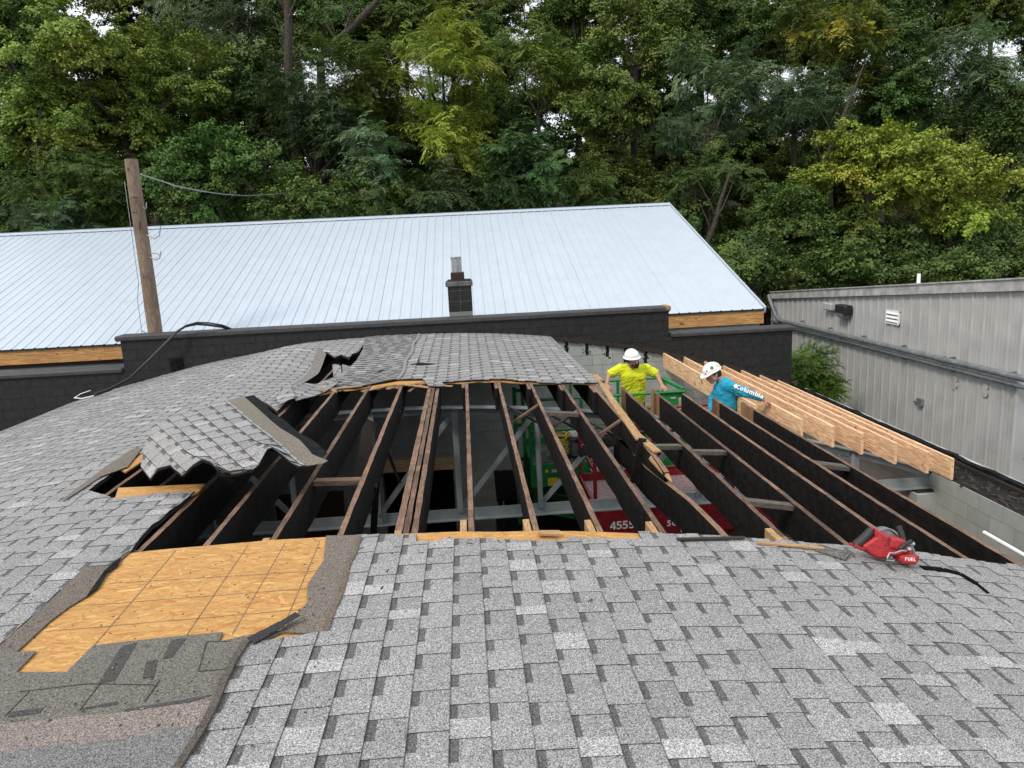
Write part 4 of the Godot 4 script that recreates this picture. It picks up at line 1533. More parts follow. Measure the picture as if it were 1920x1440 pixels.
	for i in 3:
		var sl := MB.new()
		sl.bar(Vector3(X - 0.045, -0.385 + i * 0.08, -15.28), Vector3(X - 0.045, -0.385 + i * 0.08, -14.86), 0.05, 0.045, Vector3(-0.8, 0.6, 0))
		part("slat", v, [sl, M.white])
	var bk := MB.new()
	bk.box(Vector3(X - 0.034, -0.42, -15.28), Vector3(X - 0.031, -0.19, -14.86))
	part("backing", v, [bk, M.black])
	var fl := holder("floodlight", h)
	var fb := MB.new()
	fb.cbox(Vector3(X - 0.22, -0.42, -17.2), Vector3(X - 0.03, -0.20, -16.72), 0.02)
	part("housing", fl, [fb, M.black])
	var fg := MB.new()
	fg.box(Vector3(X - 0.225, -0.40, -17.16), Vector3(X - 0.05, -0.425, -16.8))
	fg.hexa([Vector3(X - 0.21, -0.48, -17.15), Vector3(X - 0.04, -0.56, -17.15), Vector3(X - 0.04, -0.42, -17.15), Vector3(X - 0.22, -0.42, -17.15), Vector3(X - 0.21, -0.48, -16.85), Vector3(X - 0.04, -0.56, -16.85), Vector3(X - 0.04, -0.42, -16.85), Vector3(X - 0.22, -0.42, -16.85)])
	part("lens_cover", fl, [fg, M.pipe])
	var tl := holder("emergency_light", h)
	for i in 2:
		var hb := MB.new()
		hb.cbox(Vector3(X - 0.16, -0.40, -17.95 + i * 0.24), Vector3(X - 0.03, -0.22, -17.77 + i * 0.24), 0.02)
		part("lamp_head", tl, [hb, M.greypanel])
	for q in [[-12.98, -1.3], [-12.15, -1.27]]:
		var pt := MB.new()
		for sg in [-1, 1]:
			pt.lathe([Vector2(0.0, 0.0), Vector2(0.075, 0.0), Vector2(0.075, 0.034), Vector2(0.0, 0.036)], Transform3D(Basis(Vector3(0, 0, 1), PI / 2), Vector3(X, q[1] + sg * 0.06, q[0])), 14)
		part("wall_patch", h, [pt, M.greytrim])
	for q in [[-10.95, -2.25], [-10.1, -2.45], [-14.0, -1.95]]:
		var hb := MB.new()
		hb.box(Vector3(X - 0.09, q[1], q[0]), Vector3(X - 0.03, q[1] + 0.14, q[0] + 0.16))
		hb.tube([Vector3(X - 0.06, q[1] + 0.05, q[0]), Vector3(X - 0.06, q[1] + 0.05, q[0] - 0.12)], 0.025, 8)
		part("conduit_hanger", h, [hb, M.galv])
	var st := MB.new()
	st.tube([Vector3(X + 0.5, 0.1, -15.1), Vector3(X + 0.5, 0.58, -15.1)], 0.036, 12)
	part("roof_vent_pipe", h, [st, M.white])


func build_pole() -> void:
	var p := thing("utility_pole", "weathered brown wooden utility pole standing behind the black parapet", "pole")
	var shaft := MB.new()
	var pts := []
	var rad := []
	for i in 14:
		var y: float = lerp(-5.6, 3.5, i / 13.0)
		pts.push_back(Vector3(-6.10 + 0.003 * sin(i * 2.0), y, -14.9))
		rad.push_back(lerp(0.165, 0.118, i / 13.0) * (1.0 + 0.02 * sin(i * 3.7)))
	for i in 13:
		shaft.col = Color(1, 0.98, 0.95) * (0.8 + 0.35 * (0.5 + 0.5 * sin(i * 2.7)))
		shaft.tube([pts[i], pts[i + 1]], [rad[i], rad[i + 1]], 18, i == 12)
	part("shaft", p, [shaft, M.pole])
	for q in [[2.62, 0.10, 0.03], [2.1, 0.30, 0.10], [1.75, 0.26, -0.06], [1.68, 0.24, 0.05]]:
		var hk := MB.new()
		var b := Vector3(-5.98, q[0], -14.85)
		hk.tube([b, b + Vector3(q[1] * 0.5, -0.03 - q[2] * 0.5, 0.05), b + Vector3(q[1] * 0.85, -0.02, 0.07), b + Vector3(q[1], 0.05 + q[2], 0.07)], 0.011, 6)
		part("wire_hook", p, [hk, M.galv])
	var cracks := MB.new()
	for q in [[3.28, 0.012, 0.06], [3.05, 0.02, 0.01], [2.8, 0.09, 0.008], [2.52, 0.1, 0.008], [2.2, 0.012, 0.16], [1.75, 0.02, 0.02], [1.3, 0.03, 0.03], [1.05, 0.03, 0.02], [0.6, 0.008, 0.3]]:
		var ox: float = 0.04 * sin(q[0] * 9.0)
		cracks.box(Vector3(-6.09 + ox - q[1] * 0.5, q[0], -14.8), Vector3(-6.09 + ox + q[1] * 0.5, q[0] + q[2], -14.773))
	part("drill_marks", p, [cracks, M.black])
	var gw := MB.new()
	gw.tube([Vector3(-6.24, 3.1, -14.82), Vector3(-6.245, 1.2, -14.8), Vector3(-6.3, 0.9, -14.78), Vector3(-6.29, 0.22, -14.74)], 0.006, 6)
	gw.tube([Vector3(-6.29, 0.3, -14.74), Vector3(-6.22, 0.25, -14.74), Vector3(-6.25, 0.22, -14.74)], 0.012, 6)
	part("ground_wire", p, [gw, M.galv])
	var ow := MB.new()
	var wp := []
	for q in [[263, 326, -14.9], [290, 335, -16.0], [330, 348, -17.6], [375, 358, -19.2], [420, 364, -20.8], [460, 367, -22.3], [510, 365, -24.0], [560, 358, -26.0], [640, 338, -29.0]]:
		wp.push_back(at_z(q[0], q[1], q[2]))
	ow.tube(wp, 0.012, 6)
	var wp2 := []
	for i in wp.size():
		wp2.push_back(wp[i] + Vector3(0, 0.02 * sin(i * 2.5), 0.012))
	ow.tube(wp2, 0.008, 6)
	solo("overhead_wire", ow, M.galv, "sagging twisted grey service wire running from pole into trees", "wire")
	var cb := MB.new()
	var cp := [Vector3(-4.5, 0.20, -14.62), Vector3(-4.62, 0.33, -14.3), Vector3(-4.8, 0.40, -14.1), Vector3(-5.0, 0.43, -14.06), Vector3(-5.2, 0.40, -14.05), Vector3(-5.35, 0.32, -14.04), Vector3(-5.6, 0.1, -14.0), Vector3(-5.85, -0.15, -13.85), Vector3(-6.17, -0.46, -13.65), Vector3(-6.5, -0.63, -13.55), Vector3(-6.75, -0.70, -13.5)]
	cb.tube(cp, 0.022, 8)
	var cp2 := []
	for i in cp.size():
		cp2.push_back(cp[i] + Vector3(0.02, 0.02 + 0.02 * sin(i * 0.8), 0.02))
	cb.tube(cp2, 0.014, 8)
	solo("black_cable", cb, M.rubber, "thick black cable looped over the parapet down onto shingles", "cable")
	var ct := MB.new()
	ct.tube([Vector3(-6.75, -0.70, -13.5), Vector3(-6.95, -0.73, -13.45), Vector3(-7.1, -0.72, -13.5)], 0.009, 6)
	ct.tube([Vector3(-7.1, -0.72, -13.5), Vector3(-7.0, -0.66, -13.55), Vector3(-6.85, -0.62, -13.6)], 0.007, 6)
	solo("stripped_wire_end", ct, M.white, "white stripped wire ends at the foot of black cable", "wire")


func build_small_things() -> void:
	var lp := MB.new()
	var c := on_roof(1322, 1041)
	var ring := []
	for i in 25:
		var w := TAU * i / 24.0
		var x := c.x + 0.105 * cos(w)
		var z := c.z + 0.075 * sin(w)
		ring.push_back(Vector3(x, roof_y(x, z) + 0.014 + 0.006 * sin(w * 2.0), z))
	lp.tube(ring, 0.002, 5)
	solo("wire_loop", lp, M.galv, "pale loop of thin wire lying on shingles near the opening", "wire")
	var pv := MB.new()
	pv.tube([Vector3(5.75, -1.82, -7.62), Vector3(5.75, -1.84, -4.0)], 0.023, 14)
	solo("plastic_pipe", pv, M.white, "white plastic pipe lying along the grey block side wall", "pipe")
	for q in [[1008, 1000, 1050, 1001, 0.06, "short raw board scrap on the cut edge below the rafters"], [1270, 1012, 1395, 1010, 0.03, "thin dark lath lying along the cut edge beside the broken rafter"], [1420, 1018, 1545, 1030, 0.035, "pale splintered lath along the cut edge left of the saw"], [1532, 1028, 1590, 1046, 0.11, "curled grey shingle scrap on the cut edge next to the saw"]]:
		var a := on_roof(q[0], q[1], 0.015)
		var b := on_roof(q[2], q[3], 0.015)
		var mb := MB.new()
		mb.bar(Vector3(a.x, roof_y(a.x, a.z) + 0.018, a.z), Vector3(b.x, roof_y(b.x, b.z) + 0.022, b.z), q[4], 0.01, Vector3.UP, Vector2(0.3, 0.2))
		solo("wood_scrap" if q[4] < 0.1 else "shingle_scrap", mb, M.rawwood if q[0] != 1270 and q[4] < 0.1 else (M.darkwood if q[4] < 0.1 else M.gravel), q[5], "scrap")
	# black strip painting the shaded gap under a lifted shingle right of the saw
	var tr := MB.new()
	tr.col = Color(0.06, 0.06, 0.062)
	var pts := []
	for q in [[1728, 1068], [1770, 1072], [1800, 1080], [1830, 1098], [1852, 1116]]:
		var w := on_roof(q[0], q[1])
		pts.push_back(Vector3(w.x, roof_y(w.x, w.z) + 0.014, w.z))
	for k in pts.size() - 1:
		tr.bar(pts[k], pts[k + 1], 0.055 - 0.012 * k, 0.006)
	solo("gap_shade_strip", tr, M.felt, "black strip painted as the shaded gap under a lifted shingle beside the saw", "scrap")
	# chips and dirt lying about
	var r := RandomNumberGenerator.new()
	r.seed = 8
	var bits := MB.new()
	for i in 70:
		var p := on_roof(r.randf_range(620, 1750), r.randf_range(1015, 1130))
		if r.randf() < 0.5:
			p = on_roof(r.randf_range(640, 1300), r.randf_range(1008, 1045))
		var t := r.randf()
		bits.col = Color(0.36, 0.27, 0.17) if t < 0.35 else (Color(0.05, 0.045, 0.04) if t < 0.8 else Color(0.3, 0.26, 0.2))
		var d := Vector3(r.randf_range(-1, 1), 0, r.randf_range(-1, 1)).normalized() * r.randf_range(0.004, 0.02)
		var q := Vector3(p.x, roof_y(p.x, p.z) + 0.012, p.z)
		bits.bar(q - d, q + d, r.randf_range(0.002, 0.007), r.randf_range(0.002, 0.004))
	var o := solo("wood_chips", bits, M.leaf, "wood chips and dirt scattered on shingles along the cut edge", "debris")
	o.set_meta("kind", "stuff")
	var bits2 := MB.new()
	for i in 260:
		var p := on_roof(r.randf_range(10, 640), r.randf_range(960, 1420))
		bits2.col = Color(0.05, 0.045, 0.04) if r.randf() < 0.8 else Color(0.4, 0.3, 0.2)
		var d := Vector3(r.randf_range(-1, 1), 0, r.randf_range(-1, 1)).normalized() * r.randf_range(0.002, 0.007)
		var q := Vector3(p.x, roof_y(p.x, p.z) + 0.014, p.z)
		if p.z > -4.2 or p.x < -2.9:
			bits2.bar(q - d, q + d, r.randf_range(0.002, 0.005), 0.003)
	var o2 := solo("dirt_crumbs", bits2, M.leaf, "dark crumbs of dirt scattered over sheathing and left shingles", "debris")
	o2.set_meta("kind", "stuff")


# ---------------------------------------------------------------- scissor lifts
func build_lift(label: String, x0: float, x1: float, z0: float, z1: float, yd: float, m: Material, deck_m: Material) -> Node3D:
	var l := thing("scissor_lift", label, "scissor lift", "scissor lifts inside the burnt building")
	var base := -5.3
	var deck := MB.new()
	deck.box(Vector3(x0, yd - 0.05, z0), Vector3(x1, yd, z1))
	part("platform_deck", l, [deck, deck_m])
	var toe := MB.new()
	toe.box(Vector3(x0 - 0.02, yd - 0.37, z1 + 0.003), Vector3(x1 + 0.02, yd + 0.02, z1 + 0.035))
	toe.box(Vector3(x0 - 0.02, yd - 0.30, z0 - 0.035), Vector3(x1 + 0.02, yd + 0.12, z0 - 0.003))
	toe.box(Vector3(x0 - 0.035, yd - 0.30, z0), Vector3(x0 - 0.003, yd + 0.12, z1))
	toe.box(Vector3(x1 + 0.003, yd - 0.30, z0), Vector3(x1 + 0.035, yd + 0.12, z1))
	part("toe_board", l, [toe, m])
	var n := 4
	for e in [z0, z1]:
		for i in n:
			var x: float = lerp(x0, x1, i / (n - 1.0))
			var ps := MB.new()
			ps.bar(Vector3(x, yd, e), Vector3(x, yd + 1.1, e), 0.045, 0.045, Vector3.FORWARD)
			part("rail_post", l, [ps, m])
		for y in [0.58, 1.1]:
			var rl := MB.new()
			rl.tube([Vector3(x0, yd + y, e), Vector3(x1, yd + y, e)], 0.022, 10)
			part("rail", l, [rl, m])
	for x in [x0, x1]:
		for y in [0.58, 1.1]:
			var rl := MB.new()
			rl.tube([Vector3(x, yd + y, z0), Vector3(x, yd + y, z1)], 0.022, 10)
			part("rail", l, [rl, m])
	# scissor arms
	var levels := 4
	var y0 := base + 0.75
	var dy := (yd - 0.3 - y0) / levels
	for i in levels:
		for zz in [z0 + 0.2, z1 - 0.2]:
			for sg in [0, 1]:
				var a := Vector3(x0 + 0.25 if sg == 0 else x1 - 0.25, y0 + i * dy, zz + 0.03 * sg)
				var b := Vector3(x1 - 0.25 if sg == 0 else x0 + 0.25, y0 + (i + 1) * dy, zz + 0.03 * sg)
				var arm := MB.new()
				arm.bar(a, b, 0.05, 0.10)
				part("scissor_arm", l, [arm, m])
	var ch := MB.new()
	ch.cbox(Vector3(x0, base + 0.2, z0), Vector3(x1, base + 0.72, z1), 0.04, 0)
	part("chassis", l, [ch, m])
	for x in [x0 + 0.3, x1 - 0.3]:
		for zz in [z0 + 0.02, z1 - 0.02]:
			var wh := MB.new()
			wh.tube([Vector3(x, base + 0.24, zz - 0.09), Vector3(x, base + 0.24, zz + 0.09)], 0.24, 20)
			part("wheel", l, [wh, M.rubber])
	return l


func build_lifts() -> void:
	var g := build_lift("green scissor lift with worker in yellow shirt on its platform", 0.92, 3.5, -12.95, -11.72, -1.98, M.green, M.concrete)
	# controller box and the solid end gate where the man leans
	var gate := MB.new()
	gate.hexa([Vector3(3.0, -1.3, -11.78), Vector3(3.5, -1.3, -11.78), Vector3(3.5, -0.88, -11.78), Vector3(3.0, -0.84, -11.78), Vector3(3.0, -1.3, -11.74), Vector3(3.5, -1.3, -11.74), Vector3(3.5, -0.88, -11.74), Vector3(3.0, -0.84, -11.74)])
	gate.bar(Vector3(3.02, -0.64, -12.5), Vector3(3.5, -0.86, -11.8), 0.05, 0.05)
	part("gate_panel", g, [gate, M.green])
	for q in [[3.12, -1.02, 0.07, 0.05], [3.2, -1.1, 0.05, 0.09], [3.31, -0.98, 0.08, 0.03], [3.42, -1.08, 0.04, 0.2]]:
		var ho := MB.new()
		ho.box(Vector3(q[0] - q[2] * 0.5, q[1] - q[3] * 0.5, -11.737), Vector3(q[0] + q[2] * 0.5, q[1] + q[3] * 0.5, -11.734))
		part("decal", g, [ho, M.greytrim])
	var mast := MB.new()
	for q in [0.72, 0.86, 1.0]:
		mast.bar(Vector3(q, -5.3, -12.2), Vector3(q, -0.75, -12.2), 0.06, 0.09, Vector3.FORWARD)
	for k in 7:
		mast.bar(Vector3(0.72, -4.4 + k * 0.6, -12.2), Vector3(1.0, -4.4 + k * 0.6, -12.2), 0.05, 0.05)
	part("entry_ladder", g, [mast, M.green])
	var sign := MB.new()
	sign.box(Vector3(1.18, -2.33, -11.683), Vector3(1.34, -2.2, -11.678))
	part("warning_label", g, [sign, M.yellow])
	var dot := MB.new()
	dot.tube([Vector3(1.17, -2.08, -11.683), Vector3(1.17, -2.08, -11.678)], 0.028, 14)
	part("logo_disc", g, [dot, M.yellow])
	lettering(g, "lettering", "SUNBELT", 0.05, M.white, Transform3D(Basis(), Vector3(1.4, -2.08, -11.68)))
	for q in [["6", 1.95], ["0", 2.05], ["5", 2.45], ["5", 2.55]]:
		lettering(g, "numeral", q[0], 0.16, M.white, Transform3D(Basis(), Vector3(q[1], -2.06, -11.68)))
	var red := build_lift("red scissor lift numbered 4555 under the charred rafters", 1.62, 4.3, -10.95, -9.62, -2.04, M.red, M.deckpink)
	lettering(red, "lettering", "4555", 0.115, M.white, Transform3D(Basis(), Vector3(1.98, -2.24, -9.58)))
	lettering(red, "lettering", "SUNBELT", 0.085, M.white, Transform3D(Basis(), Vector3(2.86, -2.26, -9.58)))
	lettering(red, "lettering", "1078762", 0.065, M.white, Transform3D(Basis(), Vector3(2.95, -2.37, -9.58)))
	var cb := thing("tool_case", "pale blue and grey tool case lying on green lift platform", "case")
	var body := MB.new()
	body.cbox(Vector3(1.62, -1.96, -12.3), Vector3(2.05, -1.66, -11.95), 0.03)
	part("body", cb, [body, M.pipe])
	var lid := MB.new()
	lid.cbox(Vector3(1.6, -1.66, -12.32), Vector3(2.07, -1.56, -11.93), 0.03)
	part("lid", cb, [lid, M.greytrim])
	for i in 2:
		var lt := MB.new()
		lt.box(Vector3(1.7 + i * 0.2, -1.7, -11.948), Vector3(1.8 + i * 0.2, -1.65, -11.92))
		part("latch", cb, [lt, M.black])
	var cord := MB.new()
	var rr := RandomNumberGenerator.new()
	rr.seed = 4
	var pts := []
	for i in 70:
		var w := i * 0.9
		pts.push_back(Vector3(1.42 + 0.17 * cos(w) + rr.randf_range(-0.03, 0.03), -1.72 + 0.2 * sin(w * 0.37) * 0.9 + rr.randf_range(-0.02, 0.02), -12.05 + 0.12 * sin(w)))
	cord.tube(pts, 0.009, 6)
	solo("extension_cord", cord, M.yellow, "tangled yellow extension cord beside the tool case on green lift", "cord")


# ---------------------------------------------------------------- the saw
func build_saw() -> void:
	var s := thing("circular_saw", "red cordless circular saw resting on shingles at the cut edge", "saw")
	var o := on_roof(1668, 1066)
	var k := 0.000283
	var basis := Basis(Vector3.UP, -0.12) * Basis(Vector3(0, 0, 1), -0.10) * Basis(Vector3(1, 0, 0), -0.22)
	s.transform = Transform3D(basis, Vector3(o.x, roof_y(o.x, o.z) + 0.018, o.z - 0.09))
	var P := func(list: Array) -> PackedVector2Array:
		var out := PackedVector2Array()
		for q in list:
			out.push_back(Vector2((q[0] - 940.0) * k, (950.0 - q[1]) * k))
		return out
	var body := MB.new()
	body.extrude(P.call([[470, 650], [720, 450], [700, 380], [655, 300], [690, 268], [760, 285], [920, 375], [1000, 415], [1080, 425], [1290, 450], [1410, 560], [1500, 700], [1330, 780], [1210, 820], [1170, 835], [1050, 840], [1000, 890], [840, 905], [720, 890], [560, 775], [470, 720]]), -0.04, 0.055, 0.012)
	body.extrude(P.call([[1000, 440], [1290, 450], [1410, 560], [1430, 680], [1200, 720], [1000, 640]]), 0.05, 0.075, 0.012)
	part("motor_body", s, [body, M.saw_red])
	var foot := MB.new()
	foot.extrude(P.call([[260, 650], [300, 640], [420, 690], [560, 730], [560, 790], [380, 745], [265, 700]]), -0.03, 0.05, 0.008)
	part("handle_base", s, [foot, M.saw_red])
	var grip := MB.new()
	grip.tube([Vector3(-0.165, 0.075, 0.012), Vector3(-0.13, 0.11, 0.012), Vector3(-0.095, 0.15, 0.012), Vector3(-0.07, 0.185, 0.012)], [0.03, 0.028, 0.027, 0.024], 12)
	part("rear_grip", s, [grip, M.rubber])
	var fg := MB.new()
	fg.tube([Vector3(0.065, 0.085, 0.085), Vector3(0.095, 0.115, 0.085), Vector3(0.14, 0.135, 0.07)], [0.014, 0.014, 0.012], 10)
	part("lever", s, [fg, M.rubber])
	var fh := MB.new()
	fh.tube([Vector3(0.115, 0.205, -0.05), Vector3(0.13, 0.16, -0.04), Vector3(0.14, 0.12, -0.03)], [0.017, 0.018, 0.016], 10)
	part("front_handle", s, [fh, M.rubber])
	var gd := MB.new()
	var arc := []
	for i in 15:
		var w: float = lerp(0.35, 2.75, i / 14.0)
		arc.push_back(Vector3(0.045 + 0.085 * cos(w), 0.10 + 0.085 * sin(w), -0.075))
	for i in 14:
		gd.bar(arc[i], arc[i + 1], 0.06, 0.008, (arc[i] - Vector3(0.045, 0.10, -0.075)).normalized())
	part("blade_guard", s, [gd, M.galv])
	var bl := MB.new()
	bl.tube([Vector3(0.045, 0.10, -0.078), Vector3(0.045, 0.10, -0.074)], 0.078, 40)
	part("blade", s, [bl, M.galv])
	var sh := MB.new()
	sh.box(Vector3(-0.12, -0.012, -0.12), Vector3(0.20, -0.006, -0.042))
	sh.tube([Vector3(0.185, 0.09, -0.03), Vector3(0.205, 0.06, -0.03), Vector3(0.20, 0.02, -0.03), Vector3(0.185, 0.005, -0.03)], 0.012, 8)
	sh.tube([Vector3(0.15, 0.105, -0.02), Vector3(0.20, 0.105, -0.02)], 0.014, 8)
	part("shoe", s, [sh, M.galv])
	var bt := MB.new()
	bt.extrude(P.call([[1190, 820], [1260, 765], [1560, 755], [1600, 790], [1560, 930], [1500, 965], [1290, 962], [1200, 905]]), -0.03, 0.09, 0.012)
	part("battery", s, [bt, M.saw_red])
	var lab := MB.new()
	lab.extrude(P.call([[1330, 610], [1400, 590], [1440, 650], [1370, 670]]), 0.0755, 0.0765, 0.0)
	part("rating_plate", s, [lab, M.greytrim])
	var hk := MB.new()
	hk.tube([Vector3(0.10, 0.078, 0.095), Vector3(0.07, 0.08, 0.1), Vector3(0.03, 0.062, 0.1), Vector3(0.0, 0.06, 0.1), Vector3(-0.012, 0.03, 0.1), Vector3(-0.018, 0.016, 0.1), Vector3(0.03, 0.014, 0.1)], 0.006, 8)
	part("rafter_hook", s, [hk, M.galv])
	for i in 5:
		var vt := MB.new()
		vt.box(Vector3(0.0 - 0.003 * i, 0.142 - i * 0.012, 0.0545), Vector3(0.022 - 0.003 * i, 0.146 - i * 0.012, 0.0565))
		part("vent_slot", s, [vt, M.black])
	lettering(s, "lettering", "FUEL", 0.02, M.white, Transform3D(Basis(), Vector3(0.128, 0.03, 0.0905)), 0.002)


# ---------------------------------------------------------------- people: distance fields meshed as surface nets
func smin(a: float, b: float, k: float) -> float:
	var h := maxf(k - absf(a - b), 0.0) / k
	return minf(a, b) - h * h * k * 0.25


# bones: [a, b, ra, rb]; cut: Callable(p) -> extra distance (the body is kept where it is negative)
func flesh(mb: MB, bones: Array, k: float, cell: float, cut = null, wrinkle := 0.0) -> void:
	var lo := Vector3(1e9, 1e9, 1e9)
	var hi := -lo
	for q in bones:
		var rr: float = maxf(q[2], q[3]) + cell * 2.5
		lo = lo.min(q[0] - Vector3.ONE * rr).min(q[1] - Vector3.ONE * rr)
		hi = hi.max(q[0] + Vector3.ONE * rr).max(q[1] + Vector3.ONE * rr)
	var nx := int((hi.x - lo.x) / cell) + 2
	var ny := int((hi.y - lo.y) / cell) + 2
	var nz := int((hi.z - lo.z) / cell) + 2
	var F := PackedFloat32Array()
	F.resize(nx * ny * nz)
	F.fill(1.0)
	for q in bones:
		var a: Vector3 = q[0]
		var b: Vector3 = q[1]
		var ab := b - a
		var l2 := maxf(ab.length_squared(), 1e-8)
		var rr: float = maxf(q[2], q[3]) + k + cell * 2.0
		var mn := ((a.min(b) - Vector3.ONE * rr - lo) / cell).floor().max(Vector3.ZERO)
		var mx := ((a.max(b) + Vector3.ONE * rr - lo) / cell).ceil()
		for z in range(int(mn.z), mini(int(mx.z), nz)):
			for y in range(int(mn.y), mini(int(mx.y), ny)):
				var at := (z * ny + y) * nx
				for x in range(int(mn.x), mini(int(mx.x), nx)):
					var p := lo + Vector3(x, y, z) * cell
					var t := clampf((p - a).dot(ab) / l2, 0.0, 1.0)
					var d := (p - a - ab * t).length() - lerpf(q[2], q[3], t)
					if d < k + cell:
						F[at + x] = smin(F[at + x], d, k)
	var ids := {}
	var V := PackedVector3Array()
	if cut != null or wrinkle > 0.0:
		for i in F.size():
			if F[i] < cell * 2.0:
				var p := lo + Vector3(i % nx, (i / nx) % ny, i / (nx * ny)) * cell
				if wrinkle > 0.0:
					F[i] += wrinkle * (1.0 - 4.0 * absf(noise.get_noise_3d(p.x * 420.0 + p.y * 160.0, p.y * 520.0 - p.x * 200.0, p.z * 300.0)))
				if cut != null:
					F[i] = maxf(F[i], cut.call(p))
	var off := [0, 1, nx, nx + 1, nx * ny, nx * ny + 1, nx * ny + nx, nx * ny + nx + 1]
	for z in nz - 1:
		for y in ny - 1:
			var row := (z * ny + y) * nx
			for x in nx - 1:
				var i := row + x
				if F[i] > cell * 2.0:
					continue
				var inside := 0
				for o in off:
					if F[i + o] < 0.0:
						inside += 1
				if inside == 0 or inside == 8:
					continue
				var acc := Vector3.ZERO
				var cnt := 0
				for e in [[0, 1], [2, 3], [4, 5], [6, 7], [0, 2], [1, 3], [4, 6], [5, 7], [0, 4], [1, 5], [2, 6], [3, 7]]:
					var fa := F[i + off[e[0]]]
					var fb := F[i + off[e[1]]]
					if (fa < 0.0) != (fb < 0.0):
						var t := fa / (fa - fb)
						var pa := Vector3(e[0] & 1, (e[0] >> 1) & 1, (e[0] >> 2) & 1)
						var pb := Vector3(e[1] & 1, (e[1] >> 1) & 1, (e[1] >> 2) & 1)
						acc += pa.lerp(pb, t)
						cnt += 1
				ids[i] = V.size()
				V.push_back(lo + (Vector3(x, y, z) + acc / cnt) * cell)
	var N := PackedVector3Array()
	N.resize(V.size())
	var faces := PackedInt32Array()
	var st := [1, nx, nx * ny]
	for i in ids:
		for ax in 3:
			var s: int = st[ax]
			var b: int = st[(ax + 1) % 3]
			var d: int = st[(ax + 2) % 3]
			var f0 := F[i]
			var f1 := F[i + s]
			if (f0 < 0.0) == (f1 < 0.0):
				continue
			if not (ids.has(i - b) and ids.has(i - d) and ids.has(i - b - d)):
				continue
			var q := [ids[i], ids[i - b], ids[i - b - d], ids[i - d]]
			if f0 > 0.0:
				q = [q[3], q[2], q[1], q[0]]
			for t in [[0, 2, 1], [0, 3, 2]]:
				var A: int = q[t[0]]
				var B: int = q[t[1]]
				var C: int = q[t[2]]
				var nn := (V[C] - V[A]).cross(V[B] - V[A])
				N[A] += nn
				N[B] += nn
				N[C] += nn
				faces.append_array(PackedInt32Array([A, B, C]))
	for t in range(0, faces.size(), 3):
		var A := faces[t]
		var B := faces[t + 1]
		var C := faces[t + 2]
		mb.trin(V[A], V[B], V[C], N[A].normalized(), N[B].normalized(), N[C].normalized())


func basis_to(f: Vector3, up: Vector3) -> Basis:
	# z axis along the look direction F
	var z := f.normalized()
	var x := up.cross(z).normalized()
	return Basis(x, z.cross(x), z)


# head bones in a frame whose z looks forward, y up, origin at the head's centre
func head_bones(xf: Transform3D) -> Array:
	var out := []
	for q in [[0, 0.03, -0.025, 0, 0.03, -0.02, 0.092, 0.09], [0, 0.02, 0.02, 0, 0.0, 0.03, 0.078, 0.07], [0, -0.05, 0.035, 0, -0.085, 0.055, 0.058, 0.036], [-0.03, -0.05, 0.02, 0.03, -0.05, 0.02, 0.05, 0.05],
			[0, 0.0, 0.088, 0, -0.028, 0.108, 0.011, 0.015], [-0.014, -0.03, 0.098, 0.014, -0.03, 0.098, 0.009, 0.009], [-0.024, -0.06, 0.092, 0.024, -0.06, 0.092, 0.008, 0.008], [-0.05, 0.018, 0.078, 0.05, 0.018, 0.078, 0.012, 0.012],
			[-0.086, -0.005, -0.01, -0.09, -0.035, -0.005, 0.018, 0.012], [0.086, -0.005, -0.01, 0.09, -0.035, -0.005, 0.018, 0.012]]:
		out.push_back([xf * Vector3(q[0], q[1], q[2]), xf * Vector3(q[3], q[4], q[5]), q[6], q[7]])
	return out


# hand: z along the fingers, y out of the back of the hand, x to the thumb times SIDE; CURL bends the fingers down
func hand_bones(xf: Transform3D, side: float, curl: float) -> Array:
	var out := []
	out.push_back([xf * Vector3(-0.022, 0, 0.0), xf * Vector3(-0.028, 0, 0.085), 0.02, 0.014])
	out.push_back([xf * Vector3(0.0, 0, -0.01), xf * Vector3(0.0, 0, 0.088), 0.023, 0.015])
	out.push_back([xf * Vector3(0.022, 0, 0.0), xf * Vector3(0.028, 0, 0.085), 0.02, 0.014])
	var fx := [0.031, 0.0105, -0.0105, -0.031]
	var fl := [0.070, 0.079, 0.073, 0.056]
	for i in 4:
		var p := Vector3(fx[i] * side, 0, 0.086)
		var ang := curl * 0.45
		for s in 3:
			var l: float = fl[i] * [0.44, 0.32, 0.26][s]
			var q := p + Vector3(0, -sin(ang) * l, cos(ang) * l)
			out.push_back([xf * p, xf * q, 0.0098 - 0.001 * s, 0.0092 - 0.001 * s])
			p = q
			ang += curl * 0.75
	var t0 := Vector3(0.03 * side, -0.004, 0.018)
	var t1 := t0 + Vector3(0.026 * side, -0.012, 0.026)
	var t2 := t1 + Vector3(0.012 * side, -0.02 * curl - 0.004, 0.030)
	var t3 := t2 + Vector3(-0.004 * side, -0.02 * curl, 0.018)
	out.push_back([xf * t0, xf * t1, 0.016, 0.012])
	out.push_back([xf * t1, xf * t2, 0.0115, 0.010])
	out.push_back([xf * t2, xf * t3, 0.010, 0.008])
	return out


